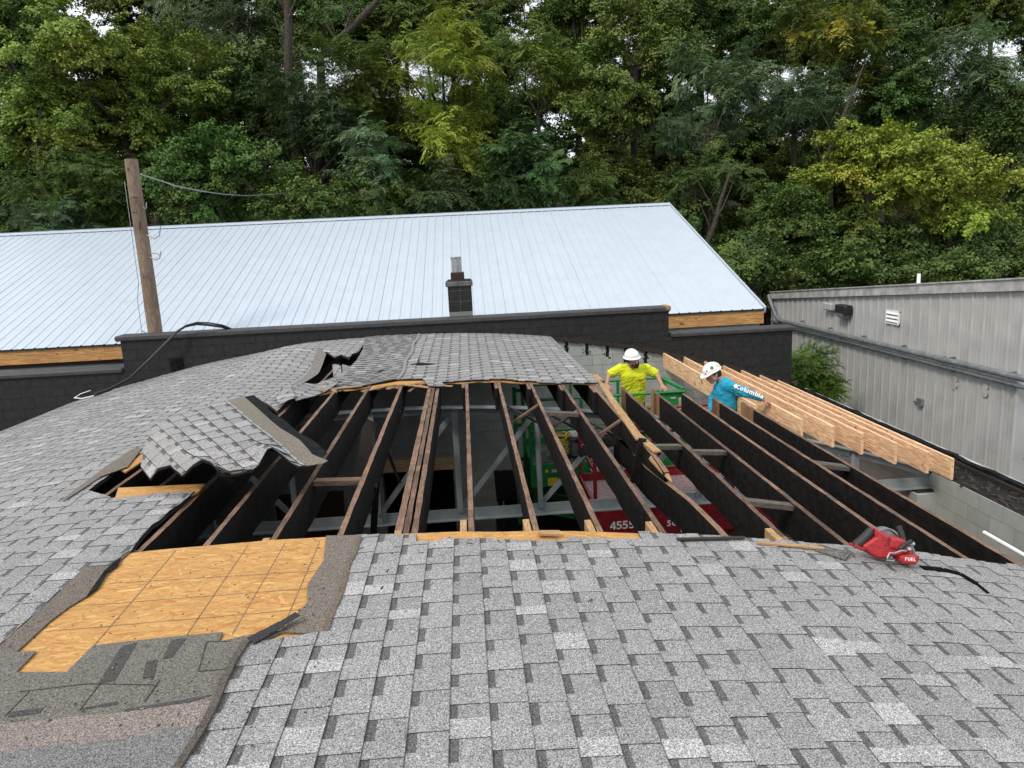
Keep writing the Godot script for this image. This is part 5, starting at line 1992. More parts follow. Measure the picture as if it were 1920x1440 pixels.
func hard_hat(parent: Node3D, xf: Transform3D, full_brim: bool) -> Node3D:
	var hat := holder("hard_hat", parent)
	var sh := MB.new()
	var prof := []
	for i in 11:
		var w := i / 10.0 * PI * 0.5
		prof.push_back(Vector2(0.122 * cos(w) + 0.004, 0.115 * sin(w)))
	prof.push_back(Vector2(0.0, 0.1155))
	var dome := xf * Transform3D(Basis().scaled(Vector3(0.92, 1, 1.1)), Vector3.ZERO)
	sh.lathe(prof, dome, 28)
	# ridges over the crown
	for sx in [-0.035, 0.0, 0.035]:
		var pts := []
		for i in 9:
			var w: float = lerp(0.35, PI - 0.35, i / 8.0)
			var rr := sqrt(maxf(0.0, 1.0 - pow(sx / 0.116, 2.0)))
			pts.push_back(xf * Vector3(sx, 0.115 * sin(w) * rr, 0.134 * cos(w) * rr))
		sh.tube(pts, 0.007, 6)
	part("shell", hat, [sh, M.white])
	var br := MB.new()
	if full_brim:
		br.lathe([Vector2(0.118, 0.004), Vector2(0.143, -0.014), Vector2(0.149, -0.02), Vector2(0.146, -0.025), Vector2(0.118, -0.008)], dome, 32)
	else:
		br.lathe([Vector2(0.118, 0.004), Vector2(0.134, -0.002), Vector2(0.134, -0.008), Vector2(0.118, -0.008)], dome, 32)
		var fr := PackedVector2Array()
		for i in 13:
			var w: float = lerp(0.25, PI - 0.25, i / 12.0)
			fr.push_back(Vector2(0.108 * cos(w), 0.125 * sin(w)))
		for i in 13:
			var w: float = lerp(PI - 0.25, 0.25, i / 12.0)
			fr.push_back(Vector2(0.118 * cos(w), 0.055 + 0.142 * sin(w)))
		br.extrude(fr, -0.004, 0.003, 0.0, xf * Transform3D(Basis(Vector3(1, 0, 0), PI / 2 + 0.22), Vector3(0, 0.012, 0)))
	part("brim", hat, [br, M.white])
	return hat


func face_parts(who: Node3D, xf: Transform3D, hair: Color, beard: bool) -> void:
	var hm := mat(hair, 0.9)
	var hb := MB.new()
	flesh(hb, [[xf * Vector3(0, 0.03, -0.04), xf * Vector3(0, -0.02, -0.055), 0.088, 0.075], [xf * Vector3(-0.06, 0.02, -0.01), xf * Vector3(0.06, 0.02, -0.01), 0.042, 0.042]], 0.03, 0.007)
	part("hair", who, [hb, hm])
	if beard:
		var bb := MB.new()
		flesh(bb, [[xf * Vector3(-0.062, -0.045, 0.045), xf * Vector3(-0.03, -0.09, 0.07), 0.02, 0.026], [xf * Vector3(0.062, -0.045, 0.045), xf * Vector3(0.03, -0.09, 0.07), 0.02, 0.026], [xf * Vector3(0, -0.085, 0.085), xf * Vector3(0, -0.115, 0.07), 0.03, 0.026], [xf * Vector3(-0.028, -0.048, 0.1), xf * Vector3(0.028, -0.048, 0.1), 0.01, 0.01]], 0.02, 0.006)
		part("beard", who, [bb, hm])
	for sx in [-0.033, 0.033]:
		var e := MB.new()
		e.lathe([Vector2(0.0, -0.011), Vector2(0.008, -0.007), Vector2(0.011, 0.0), Vector2(0.008, 0.007), Vector2(0.0, 0.011)], xf * Transform3D(Basis(), Vector3(sx, 0.0, 0.078)), 10)
		part("eye", who, [e, M.white])
		var ib := MB.new()
		ib.lathe([Vector2(0.0, -0.006), Vector2(0.006, 0.0), Vector2(0.0, 0.006)], xf * Transform3D(Basis(), Vector3(sx, 0.0, 0.086)), 8)
		part("iris", who, [ib, M.black])


# J: joints by name; clothing meshes grow over the same bones
func person(label: String, J: Dictionary, shirt_m: Material, long_sleeves: bool, trouser_m: Material, skin: Material, look: Vector3, hair: Color, beard: bool, full_brim: bool, curl: Array, hand_dirs: Array, hand_backs: Array) -> Node3D:
	var who := thing("person", label, "person", "workers on the scissor lifts")
	var up: Vector3 = (J.head - J.neck).normalized()
	var hx := Transform3D(basis_to(look, up), J.head)
	var body := MB.new()
	var lat: Vector3 = (J.ls - J.rs).normalized()
	var sk := []
	sk.push_back([J.neck, J.head - up * 0.06, 0.062, 0.058])
	for s in ["r", "l"]:
		sk.push_back([J[s + "s"], J[s + "e"], 0.052, 0.042])
		sk.push_back([J[s + "e"], J[s + "w"], 0.043, 0.029])
		sk.push_back([J[s + "h"], J[s + "k"], 0.082, 0.055])
		sk.push_back([J[s + "k"], J[s + "a"], 0.055, 0.04])
		sk.push_back([J[s + "a"], J[s + "a"] + Vector3(0, -0.04, 0) + J.facing * 0.14, 0.045, 0.036])
	sk.push_back([J.chest + lat * 0.08, J.waist + lat * 0.06, 0.11, 0.10])
	sk.push_back([J.chest - lat * 0.08, J.waist - lat * 0.06, 0.11, 0.10])
	sk.push_back([J.rs, J.ls, 0.06, 0.06])
	sk.push_back([J.waist, J.pelvis, 0.12, 0.12])
	flesh(body, sk, 0.05, 0.016)
	flesh(body, head_bones(hx), 0.018, 0.0055)
	for i in 2:
		var s: String = ["r", "l"][i]
		var zf: Vector3 = hand_dirs[i].normalized()
		var yb: Vector3 = hand_backs[i]
		yb = (yb - zf * yb.dot(zf)).normalized()
		var hb := Transform3D(Basis(yb.cross(zf), yb, zf), J[s + "w"] + zf * 0.015)
		flesh(body, hand_bones(hb, 1.0 if i == 0 else -1.0, curl[i]), 0.008, 0.0042)
	part("body", who, [body, skin])
	var shirt := MB.new()
	var sb := []
	var g := 0.016
	sb.push_back([J.chest + lat * 0.085, J.waist + lat * 0.07, 0.118 + g, 0.112 + g])
	sb.push_back([J.chest - lat * 0.085, J.waist - lat * 0.07, 0.118 + g, 0.112 + g])
	sb.push_back([J.waist + lat * 0.05, J.pelvis + lat * 0.06, 0.12 + g, 0.115 + g])
	sb.push_back([J.waist - lat * 0.05, J.pelvis - lat * 0.06, 0.12 + g, 0.115 + g])
	sb.push_back([J.rs, J.ls, 0.066 + g, 0.066 + g])
	sb.push_back([J.neck - up * 0.03, J.neck + up * 0.005, 0.075, 0.066])
	for s in ["r", "l"]:
		var e: Vector3 = J[s + "e"]
		if long_sleeves:
			sb.push_back([J[s + "s"], e, 0.06 + g, 0.05 + g])
			sb.push_back([e, J[s + "w"].lerp(e, 0.06), 0.05 + g, 0.034 + g * 0.7])
		else:
			sb.push_back([J[s + "s"], J[s + "s"].lerp(e, 0.78), 0.062 + g, 0.062 + g])
	var hem: float = J.pelvis.y - 0.09
	flesh(shirt, sb, 0.05, 0.0105, func(p: Vector3) -> float: return hem - p.y, 0.007)
	part("shirt", who, [shirt, shirt_m])
	var tr := MB.new()
	var tb := [[J.waist.lerp(J.pelvis, 0.6), J.pelvis, 0.125, 0.125]]
	for s in ["r", "l"]:
		tb.push_back([J[s + "h"], J[s + "k"], 0.10, 0.075])
		tb.push_back([J[s + "k"], J[s + "a"] + Vector3(0, 0.02, 0), 0.075, 0.065])
	flesh(tr, tb, 0.05, 0.018, func(p: Vector3) -> float: return p.y - J.pelvis.y - 0.06)
	part("trousers", who, [tr, trouser_m])
	for s in ["r", "l"]:
		var bt := MB.new()
		flesh(bt, [[J[s + "a"] + Vector3(0, 0.05, 0), J[s + "a"] + Vector3(0, -0.03, 0), 0.06, 0.058], [J[s + "a"] + Vector3(0, -0.045, 0) - J.facing * 0.03, J[s + "a"] + Vector3(0, -0.045, 0) + J.facing * 0.16, 0.05, 0.045]], 0.03, 0.016, func(p: Vector3) -> float: return J[s + "a"].y - 0.09 - p.y)
		part("boot", who, [bt, M.darkwood])
	face_parts(who, hx, hair, beard)
	return who


func build_people() -> void:
	var skin := mat(lin(0.42, 0.22, 0.155), 0.55)
	skin.subsurf_scatter_enabled = true
	skin.subsurf_scatter_strength = 0.05
	var jeans := mat(lin(0.045, 0.055, 0.08), 0.9)
	# ---- worker in the yellow shirt, leaning on the rail of the green lift
	var z := -12.05
	var J := {}
	J.facing = Vector3(0.05, 0, 1).normalized()
	J.head = at_z(1186, 675, -11.9)
	J.neck = at_z(1187, 692, -12.0)
	J.rs = at_z(1164, 692, -12.05)
	J.ls = at_z(1211, 692, -12.03)
	J.re = at_z(1142, 702, -12.08)
	J.rw = at_z(1137, 722, -11.86)
	J.le = at_z(1231, 701, -12.02)
	J.lw = at_z(1241, 722, -11.82)
	J.chest = at_z(1187, 704, -12.03)
	J.waist = at_z(1188, 736, -12.12)
	J.pelvis = Vector3(J.waist.x, J.waist.y - 0.17, -12.16)
	for s in ["r", "l"]:
		var d := -0.1 if s == "r" else 0.1
		J[s + "h"] = J.pelvis + Vector3(d, -0.02, 0)
		J[s + "k"] = Vector3(J.pelvis.x + d * 1.2, -1.5, -12.12)
		J[s + "a"] = Vector3(J.pelvis.x + d * 1.4, -1.98 + 0.092, -12.2)
	var yellow := mat(lin(0.60, 0.66, 0.015), 0.85)
	yellow.rim_enabled = true
	yellow.rim = 0.3
	var p := person("bearded worker in neon yellow shirt and white full-brim hard hat, hands on lift rail", J, yellow, false, jeans, skin, Vector3(0.45, -0.12, 1), lin(0.03, 0.018, 0.012), true, true, [0.9, 1.0], [Vector3(0.05, -0.5, 0.7), Vector3(0.3, -0.45, 0.7)], [Vector3(-0.2, 0.8, 0.4), Vector3(0.2, 0.8, 0.4)])
	var look := Vector3(0.45, -0.12, 1)
	var hb := basis_to(look, (J.head - J.neck + Vector3(0, 0.12, -0.05)).normalized())
	hard_hat(p, Transform3D(hb, J.head + hb.y * 0.07 - hb.z * 0.012), true)
	var crew := MB.new()
	crew.col = Color(0.6, 0.30, 0.05)
	crew.cbox(J.chest + Vector3(0.05, -0.05, 0.125), J.chest + Vector3(0.13, -0.03, 0.15), 0.004)
	part("chest_print", p, [crew, M.leaf])
	# ---- worker in the blue shirt on the red lift
	var B := {}
	B.facing = Vector3(-1, 0, 0.15).normalized()
	B.head = at_z(1336, 702, -10.25)
	B.neck = at_z(1355, 714, -10.25)
	B.ls = at_z(1363, 722, -10.08)
	B.rs = at_z(1352, 722, -10.42)
	B.le = at_z(1395, 735, -10.01)
	B.lw = at_z(1429, 748, -9.95)
	B.re = at_z(1338, 748, -10.45)
	B.rw = at_z(1333, 768, -10.35)
	B.chest = at_z(1357, 733, -10.25)
	B.waist = at_z(1360, 758, -10.25)
	B.pelvis = Vector3(B.waist.x + 0.02, B.waist.y - 0.2, -10.25)
	for s in ["r", "l"]:
		var d := -0.1 if s == "r" else 0.1
		B[s + "h"] = B.pelvis + Vector3(0, -0.02, d)
		B[s + "k"] = Vector3(B.pelvis.x - 0.03, -1.56, -10.25 + d * 1.2)
		B[s + "a"] = Vector3(B.pelvis.x, -2.04 + 0.092, -10.25 + d * 1.3)
	var blue := mat(lin(0.008, 0.30, 0.46), 0.8)
	blue.rim_enabled = true
	blue.rim = 0.3
	var look2 := Vector3(-1, -0.42, 0.22)
	var q := person("worker in turquoise long-sleeved shirt looking down, one hand on a new rafter", B, blue, true, jeans, skin, look2, lin(0.02, 0.014, 0.01), false, false, [0.6, 0.8], [Vector3(-0.1, -1, 0.1), Vector3(0.9, -0.45, 0.1)], [Vector3(0, 0, -1), Vector3(0.3, 0.9, 0.3)])
	var hb2 := basis_to(look2, Vector3(-0.25, 1, 0))
	var hat := hard_hat(q, Transform3D(hb2, B.head + hb2.y * 0.058 - hb2.z * 0.012), false)
	var side := hb2 * Vector3(0, 0, 0)
	for k in [[0.25, 0.62, M.green, 0.026], [-0.55, 0.55, M.yellow, 0.022], [0.95, 0.45, M.pipe, 0.012], [1.2, 0.12, M.saw_red, 0.012]]:
		var w: float = k[0]
		var el: float = k[1]
		# stickers on the side of the shell that looks at the camera
		var n := Vector3(cos(el) * cos(w), sin(el), cos(el) * sin(w))
		var loc := Vector3(n.x * 0.127 * 0.92, n.y * 0.117, n.z * 0.127 * 1.1)
		var wp: Vector3 = hb2 * loc + B.head + hb2.y * 0.058 - hb2.z * 0.012
		var wn := (hb2 * n).normalized()
		var mb := MB.new()
		mb.lathe([Vector2(0.0, 0.0025), Vector2(k[3], 0.0015), Vector2(k[3], -0.004)], Transform3D(Basis(Quaternion(Vector3.UP, wn)), wp), 16)
		part("sticker", hat, [mb, k[2]])
	var along: Vector3 = (B.lw - B.ls).normalized()
	var nrm := Vector3(0.05, 0.42, 1.0)
	nrm = (nrm - along * nrm.dot(along)).normalized()
	lettering(q, "sleeve_lettering", "Columbia", 0.062, M.white, Transform3D(Basis(along, nrm.cross(along), nrm), B.ls.lerp(B.lw, 0.60) + nrm * 0.082), 0.03)
	var lg := MB.new()
	var lb := Basis(along, nrm.cross(along), nrm)
	lg.extrude(PackedVector2Array([Vector2(-0.035, 0), Vector2(0, -0.035), Vector2(0.035, 0), Vector2(0, 0.035)]), -0.005, 0.005, 0.0, Transform3D(lb, B.ls.lerp(B.lw, 0.2) + nrm * 0.092))
	part("sleeve_emblem", q, [lg, M.white])


# ---------------------------------------------------------------- vegetation
var leafset := {}


# one bough: sprays of leaves round a common root, about 0.8 m in radius
func bough(kind: String, sd: int) -> ArrayMesh:
	var r := RandomNumberGenerator.new()
	r.seed = sd
	var mb := MB.new()
	var leaf := func(at: Vector3, d: Vector3, up: Vector3, l: float, w: float) -> void:
		var s := d.cross(up).normalized() * w * 0.5
		var t := 1.0 + r.randfn(0.0, 0.17)
		mb.col = Color(t, t, t * 0.95)
		var mid := at + d * l * 0.45 + up * l * 0.06
		var tip := at + d * l - up * l * 0.08
		mb.tri(at, mid - s, mid + s)
		mb.tri(mid - s, tip, mid + s)
	var sprays := 13
	for s in sprays:
		var dir := Vector3(r.randfn(0, 1), r.randfn(0.35, 0.6), r.randfn(0, 1)).normalized()
		var p := dir * r.randf_range(0.05, 0.25) + Vector3(r.randfn(0, 0.1), r.randfn(0, 0.08), r.randfn(0, 0.1))
		var reach := r.randf_range(0.45, 0.85)
		var steps := 11
		for i in steps:
			p += dir * reach / steps
			dir = (dir + Vector3(r.randfn(0, 0.12), -0.06, r.randfn(0, 0.12))).normalized()
			if kind == "broad":
				for k in 7:
					var at := p + Vector3(r.randfn(0, 0.085), r.randfn(0, 0.05), r.randfn(0, 0.085))
					var d := (dir * 0.6 + Vector3(r.randfn(0, 0.6), r.randf_range(-0.75, 0.1), r.randfn(0, 0.6))).normalized()
					var up := Vector3(r.randfn(0, 0.4), 1, r.randfn(0, 0.4))
					up = (up - d * up.dot(d)).normalized()
					leaf.call(at, d, up, r.randf_range(0.08, 0.135), r.randf_range(0.06, 0.10))
			else:
				# a stalk of paired leaflets leaving the spray
				var wide := 0.034 if kind == "pinnate" else 0.05
				var len := 0.10 if kind == "pinnate" else 0.13
				var w := r.randf() * TAU
				var sd2 := (dir * 0.5 + Vector3(cos(w), r.randf_range(-0.5, 0.3), sin(w))).normalized()
				var q := p
				for k in 5:
					q += sd2 * 0.05
					sd2 = (sd2 + Vector3(0, -0.12, 0)).normalized()
					var across := sd2.cross(Vector3.UP).normalized()
					for sg in [-1.0, 1.0]:
						var d: Vector3 = (sd2 * 0.5 + across * sg + Vector3(0, r.randf_range(-0.4, 0.1), 0)).normalized()
						var up := Vector3.UP + Vector3(r.randfn(0, 0.25), 0, r.randfn(0, 0.25))
						up = (up - d * up.dot(d)).normalized()
						leaf.call(q, d, up, len * r.randf_range(0.85, 1.2), wide)
	var am := ArrayMesh.new()
	mb.into(am, M.leaf)
	return am


# crown: boughs spread through an ellipsoid (rx, ry, rz) about C; a share of the boughs may be tinted with TIP
func tree(called: String, label: String, c: Vector3, rad: Vector3, kind: String, tone: Color, sd: int, density := 1.0, ground := -5.6, tip := Color(0, 0, 0), tip_share := 0.0, group := "trees behind the buildings", cat := "tree", lean := 0.0, size := 1.0) -> void:
	var r := RandomNumberGenerator.new()
	r.seed = sd
	var t := thing(called, label, cat, group)
	t.position = Vector3(c.x + lean, ground, c.z)
	var o := t.position
	var vol := pow(rad.x * rad.y * rad.z, 1.0 / 3.0)
	# a crown is a handful of lobes; boughs gather on the lobes so that they shade one another
	var lobes := []
	for i in int(clampf(vol * 4.0, 4, 15)):
		var d := Vector3(r.randfn(0, 1), r.randfn(0.1, 1), r.randfn(0.15, 1)).normalized()
		var q := r.randf_range(0.35, 0.78)
		lobes.push_back([c + Vector3(d.x * rad.x, d.y * rad.y, d.z * rad.z) * q, vol * r.randf_range(0.26, 0.46), 1.0 + r.randfn(0.0, 0.12)])
	var n := int(clampf(rad.x * rad.y * 8.6 * density / (size * size), 8, 260))
	var spots := []
	for i in n:
		var lb: Array = lobes[r.randi() % lobes.size()]
		var d := Vector3(r.randfn(0, 1), r.randfn(0.25, 0.9), r.randfn(0.1, 1)).normalized()
		var at: Vector3 = lb[0] + d * lb[1] * pow(r.randf(), 0.45) * Vector3(1.2, 0.85, 1.1)
		if r.randf() < 0.22:
			d = Vector3(r.randfn(0, 1), r.randfn(0, 1), r.randfn(0, 1)).normalized()
			at = c + d * rad * r.randf_range(0.4, 1.0)
		spots.push_back([at, lb[2]])
	# trunk and limbs
	var tk := MB.new()
	var base_r := clampf(vol * 0.07, 0.04, 0.24)
	var fork := Vector3(c.x - o.x, maxf(c.y - rad.y * 0.55, ground + 0.6) - ground, 0)
	var pts := []
	var rr := []
	for i in 6:
		var f := i / 5.0
		pts.push_back(Vector3(fork.x * f * f + 0.12 * sin(i * 1.7 + sd), fork.y * f, 0.1 * sin(i * 1.1 + sd)))
		rr.push_back(base_r * (1.25 - 0.5 * f))
	tk.tube(pts, rr, 9)
	var top: Vector3 = pts[5]
	for i in lobes.size():
		var e: Vector3 = lobes[i][0] - o
		var m: Vector3 = top.lerp(e, 0.5) + Vector3(r.randfn(0, 0.2), -0.1 * (e - top).length(), r.randfn(0, 0.2))
		tk.tube([top, m, e], [base_r * 0.62, base_r * 0.36, base_r * 0.1], 6)
	part("trunk", t, [tk, M.bark])
	if not leafset.has(kind):
		leafset[kind] = []
		for k in 5:
			leafset[kind].push_back(bough(kind, 71 + k))
	var mm := MultiMesh.new()
	mm.transform_format = MultiMesh.TRANSFORM_3D
	mm.use_colors = true
	mm.mesh = leafset[kind][sd % 5]
	mm.instance_count = n
	for i in n:
		var b := Basis(Vector3.UP, r.randf() * TAU) * Basis(Vector3(1, 0, 0), r.randfn(0.0, 0.45))
		mm.set_instance_transform(i, Transform3D(b.scaled(Vector3.ONE * r.randf_range(0.75, 1.2) * size), spots[i][0] - o))
		var v: float = spots[i][1] * (1.0 + r.randfn(0.0, 0.11))
		var col := Color(tone.r * v * (1.0 + r.randfn(0, 0.07)), tone.g * v, tone.b * v)
		if tip_share > 0.0 and r.randf() < tip_share:
			col = tip
		mm.set_instance_color(i, col)
	var mi := MultiMeshInstance3D.new()
	mi.multimesh = mm
	mi.name = "crown"
	mi.set_meta("kind", "stuff")
	t.add_child(mi)
	leaf_count += n


var leaf_count := 0


# a tree whose crown is seen about pixel (px, py), half sizes in pixels, at depth z
func tree_px(called: String, label: String, px: float, py: float, hw: float, hh: float, z: float, kind: String, tone: Color, sd: int, density := 1.0, tip := Color(0, 0, 0), share := 0.0, lean := 0.0) -> void:
	var c := at_z(px, py, z)
	var k := -z / FOCAL
	tree(called, label, c, Vector3(hw * k, hh * k, clampf(hw * k * 0.8, 1.0, 3.2)), kind, tone, sd, density, hill(c.x, z), tip, share, "trees behind the buildings", "tree", lean)


func hill(x: float, z: float) -> float:
	var d := maxf(0.0, -z - 27.0)
	return -5.6 + d * 0.33 + 0.3 * sin(x * 0.3)


func build_trees() -> void:
	var yg := Color(0.185, 0.25, 0.05)
	var lime := Color(0.255, 0.315, 0.05)
	var mid := Color(0.10, 0.155, 0.04)
	var deep := Color(0.10, 0.155, 0.046)
	var ash := Color(0.135, 0.205, 0.105)
	var grey := Color(0.15, 0.19, 0.11)
	var olive := Color(0.115, 0.155, 0.036)
	var yel := Color(0.46, 0.42, 0.07)
	# front row
	tree_px("maple_tree", "yellow-green maple rising behind the utility pole's upper left", 215, 130, 165, 170, -29, "broad", yg, 1)
	tree_px("maple_tree", "low yellow-green maple bough left of the utility pole", 75, 250, 110, 85, -27.5, "broad", yg, 2)
	tree_px("ash_tree", "drooping dark ash beside the utility pole's lower left", 150, 340, 110, 70, -27, "pinnate", mid, 3)
	tree_px("shrub_tree", "small bright green shrub at the metal roof's left end", 95, 415, 75, 40, -26.2, "pinnate", ash, 4)
	tree_px("maple_tree", "fresh green young maple behind the sagging service wire", 400, 345, 110, 75, -26.5, "broad", Color(0.10, 0.185, 0.045), 5)
	tree_px("willow_tree", "grey-green feathery willow at the treetop edge", 405, 60, 75, 90, -32, "pinnate", grey, 6, 0.8)
	tree_px("elm_tree", "dark green elm right of the feathery willow", 480, 190, 110, 130, -31, "broad", deep, 7, 0.8)
	tree_px("elm_tree", "dark elm with thin grey-green leaves above the metal roof", 590, 250, 90, 140, -29, "pinnate", Color(0.07, 0.11, 0.045), 8, 0.8)
	tree_px("shrub_tree", "rounded green shrub at the metal roof ridge, above the wire's end", 560, 385, 90, 40, -26, "broad", mid, 9)
	tree_px("locust_tree", "golden green honey locust above the chimney", 830, 150, 115, 130, -29.5, "pinnate", lime, 10)
	tree_px("locust_tree", "lower golden green locust bough above the chimney", 850, 270, 60, 60, -28, "pinnate", lime, 11)
	tree_px("locust_tree", "olive locust left of the golden green locust", 690, 190, 80, 110, -30, "pinnate", olive, 12)
	tree_px("ash_tree", "pale green young ash left of the chimney line", 715, 310, 75, 60, -27, "pinnate", ash, 13)
	tree_px("sumac_tree", "dark sumac with long feathered leaves above the roof ridge", 985, 315, 100, 60, -26.5, "frond", Color(0.065, 0.125, 0.042), 14)
	tree_px("sumac_tree", "small sumac thicket touching the roof ridge", 830, 365, 110, 40, -26, "frond", Color(0.05, 0.082, 0.03), 15)
	tree_px("locust_tree", "thin yellow-green locust between the sky gaps", 1010, 150, 65, 110, -30, "pinnate", yg, 16, 0.8)
	tree_px("maple_tree", "broad mid-green maple at the treetops above the roof's right end", 1190, 70, 130, 100, -31, "broad", Color(0.17, 0.23, 0.06), 17)
	tree_px("maple_tree", "olive green maple over the metal roof's right end", 1140, 230, 90, 120, -29, "broad", olive, 18)
	tree_px("ash_tree", "tall silvery ash hanging over the metal roof's right corner", 1325, 200, 95, 150, -27.5, "pinnate", ash, 19)
	tree_px("ash_tree", "round silvery ash right of the tall one", 1490, 195, 95, 90, -28, "pinnate", ash, 20)
	tree_px("ash_tree", "silvery ash at the treetops above the grey metal building", 1820, 120, 90, 90, -29, "pinnate", ash, 21)
	tree_px("locust_tree", "yellowing locust with golden sprays between the ashes", 1560, 120, 110, 130, -30.5, "pinnate", olive, 22, 1.0, yel, 0.16)
	tree_px("box_elder_tree", "bright lime box elder spreading above the grey metal building", 1630, 320, 140, 90, -25, "broad", lime, 23)
	tree_px("box_elder_tree", "lime box elder bough hanging at the grey building's roof vent", 1785, 375, 105, 100, -24.5, "broad", lime, 24)
	tree_px("box_elder_tree", "green box elder below the bright lime one", 1490, 415, 140, 80, -26, "broad", mid, 25)
	tree_px("vine_tree", "dark vine-covered tree between the silvery ashes", 1690, 190, 80, 150, -30, "broad", Color(0.075, 0.14, 0.04), 26)
	tree_px("elm_tree", "dark elm at the far right of the wood", 1890, 300, 80, 170, -28, "broad", deep, 27)
	tree_px("shrub_tree", "round green shrub behind the grey building's far corner", 1440, 480, 110, 45, -25, "broad", deep, 28)
	tree_px("shrub_tree", "wide green shrub behind the grey building's roof", 1700, 460, 150, 50, -26, "broad", deep, 29)
	tree_px("ash_tree", "lower green ash under the tall silvery one", 1330, 350, 80, 60, -27, "pinnate", deep, 30)
	tree_px("shrub_tree", "green thicket beside the bare trunk at the metal roof's right edge", 1335, 425, 70, 60, -31, "broad", mid, 31)
	# second row, higher, with gaps of sky
	var back := [[40, 90, 90, 130], [330, 210, 120, 150], [330, 20, 110, 70], [560, 60, 60, 70], [660, 300, 130, 120], [760, 60, 70, 60], [930, 190, 90, 130], [1080, 120, 100, 120], [1080, 330, 130, 90], [1270, 60, 100, 90], [1420, 60, 90, 80], [1580, 280, 140, 130], [1650, 40, 80, 60], [1760, 260, 120, 130], [1860, 30, 90, 60], [130, 300, 150, 110], [430, 300, 140, 90], [880, 320, 140, 80], [1250, 300, 110, 110], [1400, 320, 110, 120], [1880, 440, 110, 90]]
	var words := ["above the metal roof's left end", "behind the maple over the utility pole", "at the treetops between maple and willow", "at the treetops beside the bare trunk", "between the thin elm and the golden locust", "at the treetops above the chimney", "behind the golden locusts", "behind the broad mid-green maple", "behind the sumac", "at the treetops above the roof's right corner", "at the treetops behind the silvery ashes", "behind the round silvery ash", "at the treetops behind the yellowing locust", "behind the lime box elder", "at the treetops above the grey building", "behind the pole's drooping ash", "behind the young maple at the wire", "behind the sumac thicket", "beside the metal roof's right corner", "behind the tall silvery ash", "low behind the grey building's near end"]
	for i in back.size():
		var b: Array = back[i]
		tree_px("forest_tree", "broad-leaved forest tree " + words[i], b[0], b[1], b[2], b[3], -34.0 - (i % 3) * 1.6, "broad", [deep, mid, olive][i % 3], 200 + i, 0.85)
	# understory along the foot of the wood
	var ua := ["left of the small bright shrub", "left of the utility pole", "behind the utility pole's shaft", "under the young maple", "below the wire's sag", "below the thin elm", "left of the pale young ash", "below the pale young ash", "right of the chimney pipe", "left of the sumac", "right of the sumac", "below the olive green maple"]
	var ub := ["beside the metal roof's corner", "left of the far corner", "above the far corner", "above the twin lamp", "above the floodlight", "above the louvred vent", "left of the roof vent pipe", "right of the roof vent pipe"]
	var uc := ["behind the low maple bough", "behind the young maple", "behind the thin elm", "behind the golden locusts", "behind the sumac", "behind the tall silvery ash", "behind the round silvery ash", "behind the lime box elders", "behind the dark elm over the grey building"]
	var ud := ["above the low maple bough", "between maple and willow", "behind the slim bare trunk", "behind the leaning bare limb", "behind the golden locust", "behind the broad mid-green maple", "behind the tall silvery ash", "behind the yellowing locust", "behind the silvery ash over the grey building", "right of the silvery ash over the grey building"]
	for i in 12:
		tree_px("understory_shrub", "leafy understory shrub at the metal roof ridge, " + ua[i], 10.0 + i * 108.0, 412.0 - i * 4.4 - 14.0 * (i % 2), 85, 48, -27.0 - (i % 3) * 0.8, ["broad", "pinnate", "broad"][i % 3], [deep, mid, olive][i % 3], 300 + i, 1.0)
	for i in 8:
		tree_px("understory_shrub", "leafy understory shrub over the grey building, " + ub[i], 1290.0 + i * 92.0, 455.0 + 30.0 * (i % 2), 85, 60, -27.5 - (i % 3), "broad", [deep, mid, olive][i % 3], 320 + i, 1.0)
	var ue := ["left of the conduit elbow", "above the conduit elbow", "behind the rake trim's low end", "behind the rake trim above the lamps", "behind the rake trim above the vent", "behind the rake trim left of the vent pipe", "behind the rake trim right of the vent pipe"]
	for i in 7:
		tree_px("bramble", "low leafy bramble behind the grey building, " + ue[i], 1385.0 + i * 88.0, 515.0 - 10.0 * (i % 2), 75, 42, -23.3 - 0.5 * (i % 2), "broad", [mid, deep][i % 2], 380 + i, 1.2)
	for i in 9:
		tree_px("understory_tree", "slender tree inside the wood, " + uc[i], 60.0 + i * 230.0, 270.0 + 30.0 * sin(i * 2.2), 120, 110, -32.5 - (i % 2), "broad", [mid, deep, olive][i % 3], 340 + i, 0.95)
	for i in 10:
		tree_px("tall_tree", "tall treetop against the sky, " + ud[i], 30.0 + i * 215.0 + 30.0 * sin(i * 3.1), 40.0 + 30.0 * cos(i * 1.9), 120, 110, -40.0, "broad", [mid, olive, deep][i % 3], 360 + i, 1.05)
	# bare trunks and limbs that show against the sky
	for q in [["slim bare trunk with peeling bark at the treetops above the young maple", 535, -40, 540, 130, 0.17, -30.0], ["dark leaning bare limb against the sky above the chimney's left", 600, 105, 700, 10, 0.16, -31.0], ["dark crooked trunk inside the yellow-green maple", 158, 290, 185, 190, 0.24, -30.0], ["pale bare forked trunk between the silvery ashes and lime box elder", 1525, 345, 1580, 220, 0.09, -26.0], ["pale bare trunk rising beside the metal roof's right edge", 1325, 455, 1350, 380, 0.10, -25.5]]:
		var t := thing("bare_trunk", q[0], "tree trunk")
		var a := at_z(q[1], q[2], q[6])
		var b := at_z(q[3], q[4], q[6])
		var lowp := a if a.y < b.y else b
		var highp := b if a.y < b.y else a
		var g := hill(lowp.x, q[6])
		var tk := MB.new()
		tk.tube([Vector3(lowp.x - (highp.x - lowp.x) * 0.3, g, q[6]), lowp, lowp.lerp(highp, 0.5) + Vector3(0.06, 0, 0), highp, highp + (highp - lowp) * 0.5 + Vector3(0.2, 0.6, 0)], [q[5] * 1.3, q[5], q[5] * 0.85, q[5] * 0.7, q[5] * 0.2], 9)
		part("trunk", t, [tk, M.bark])
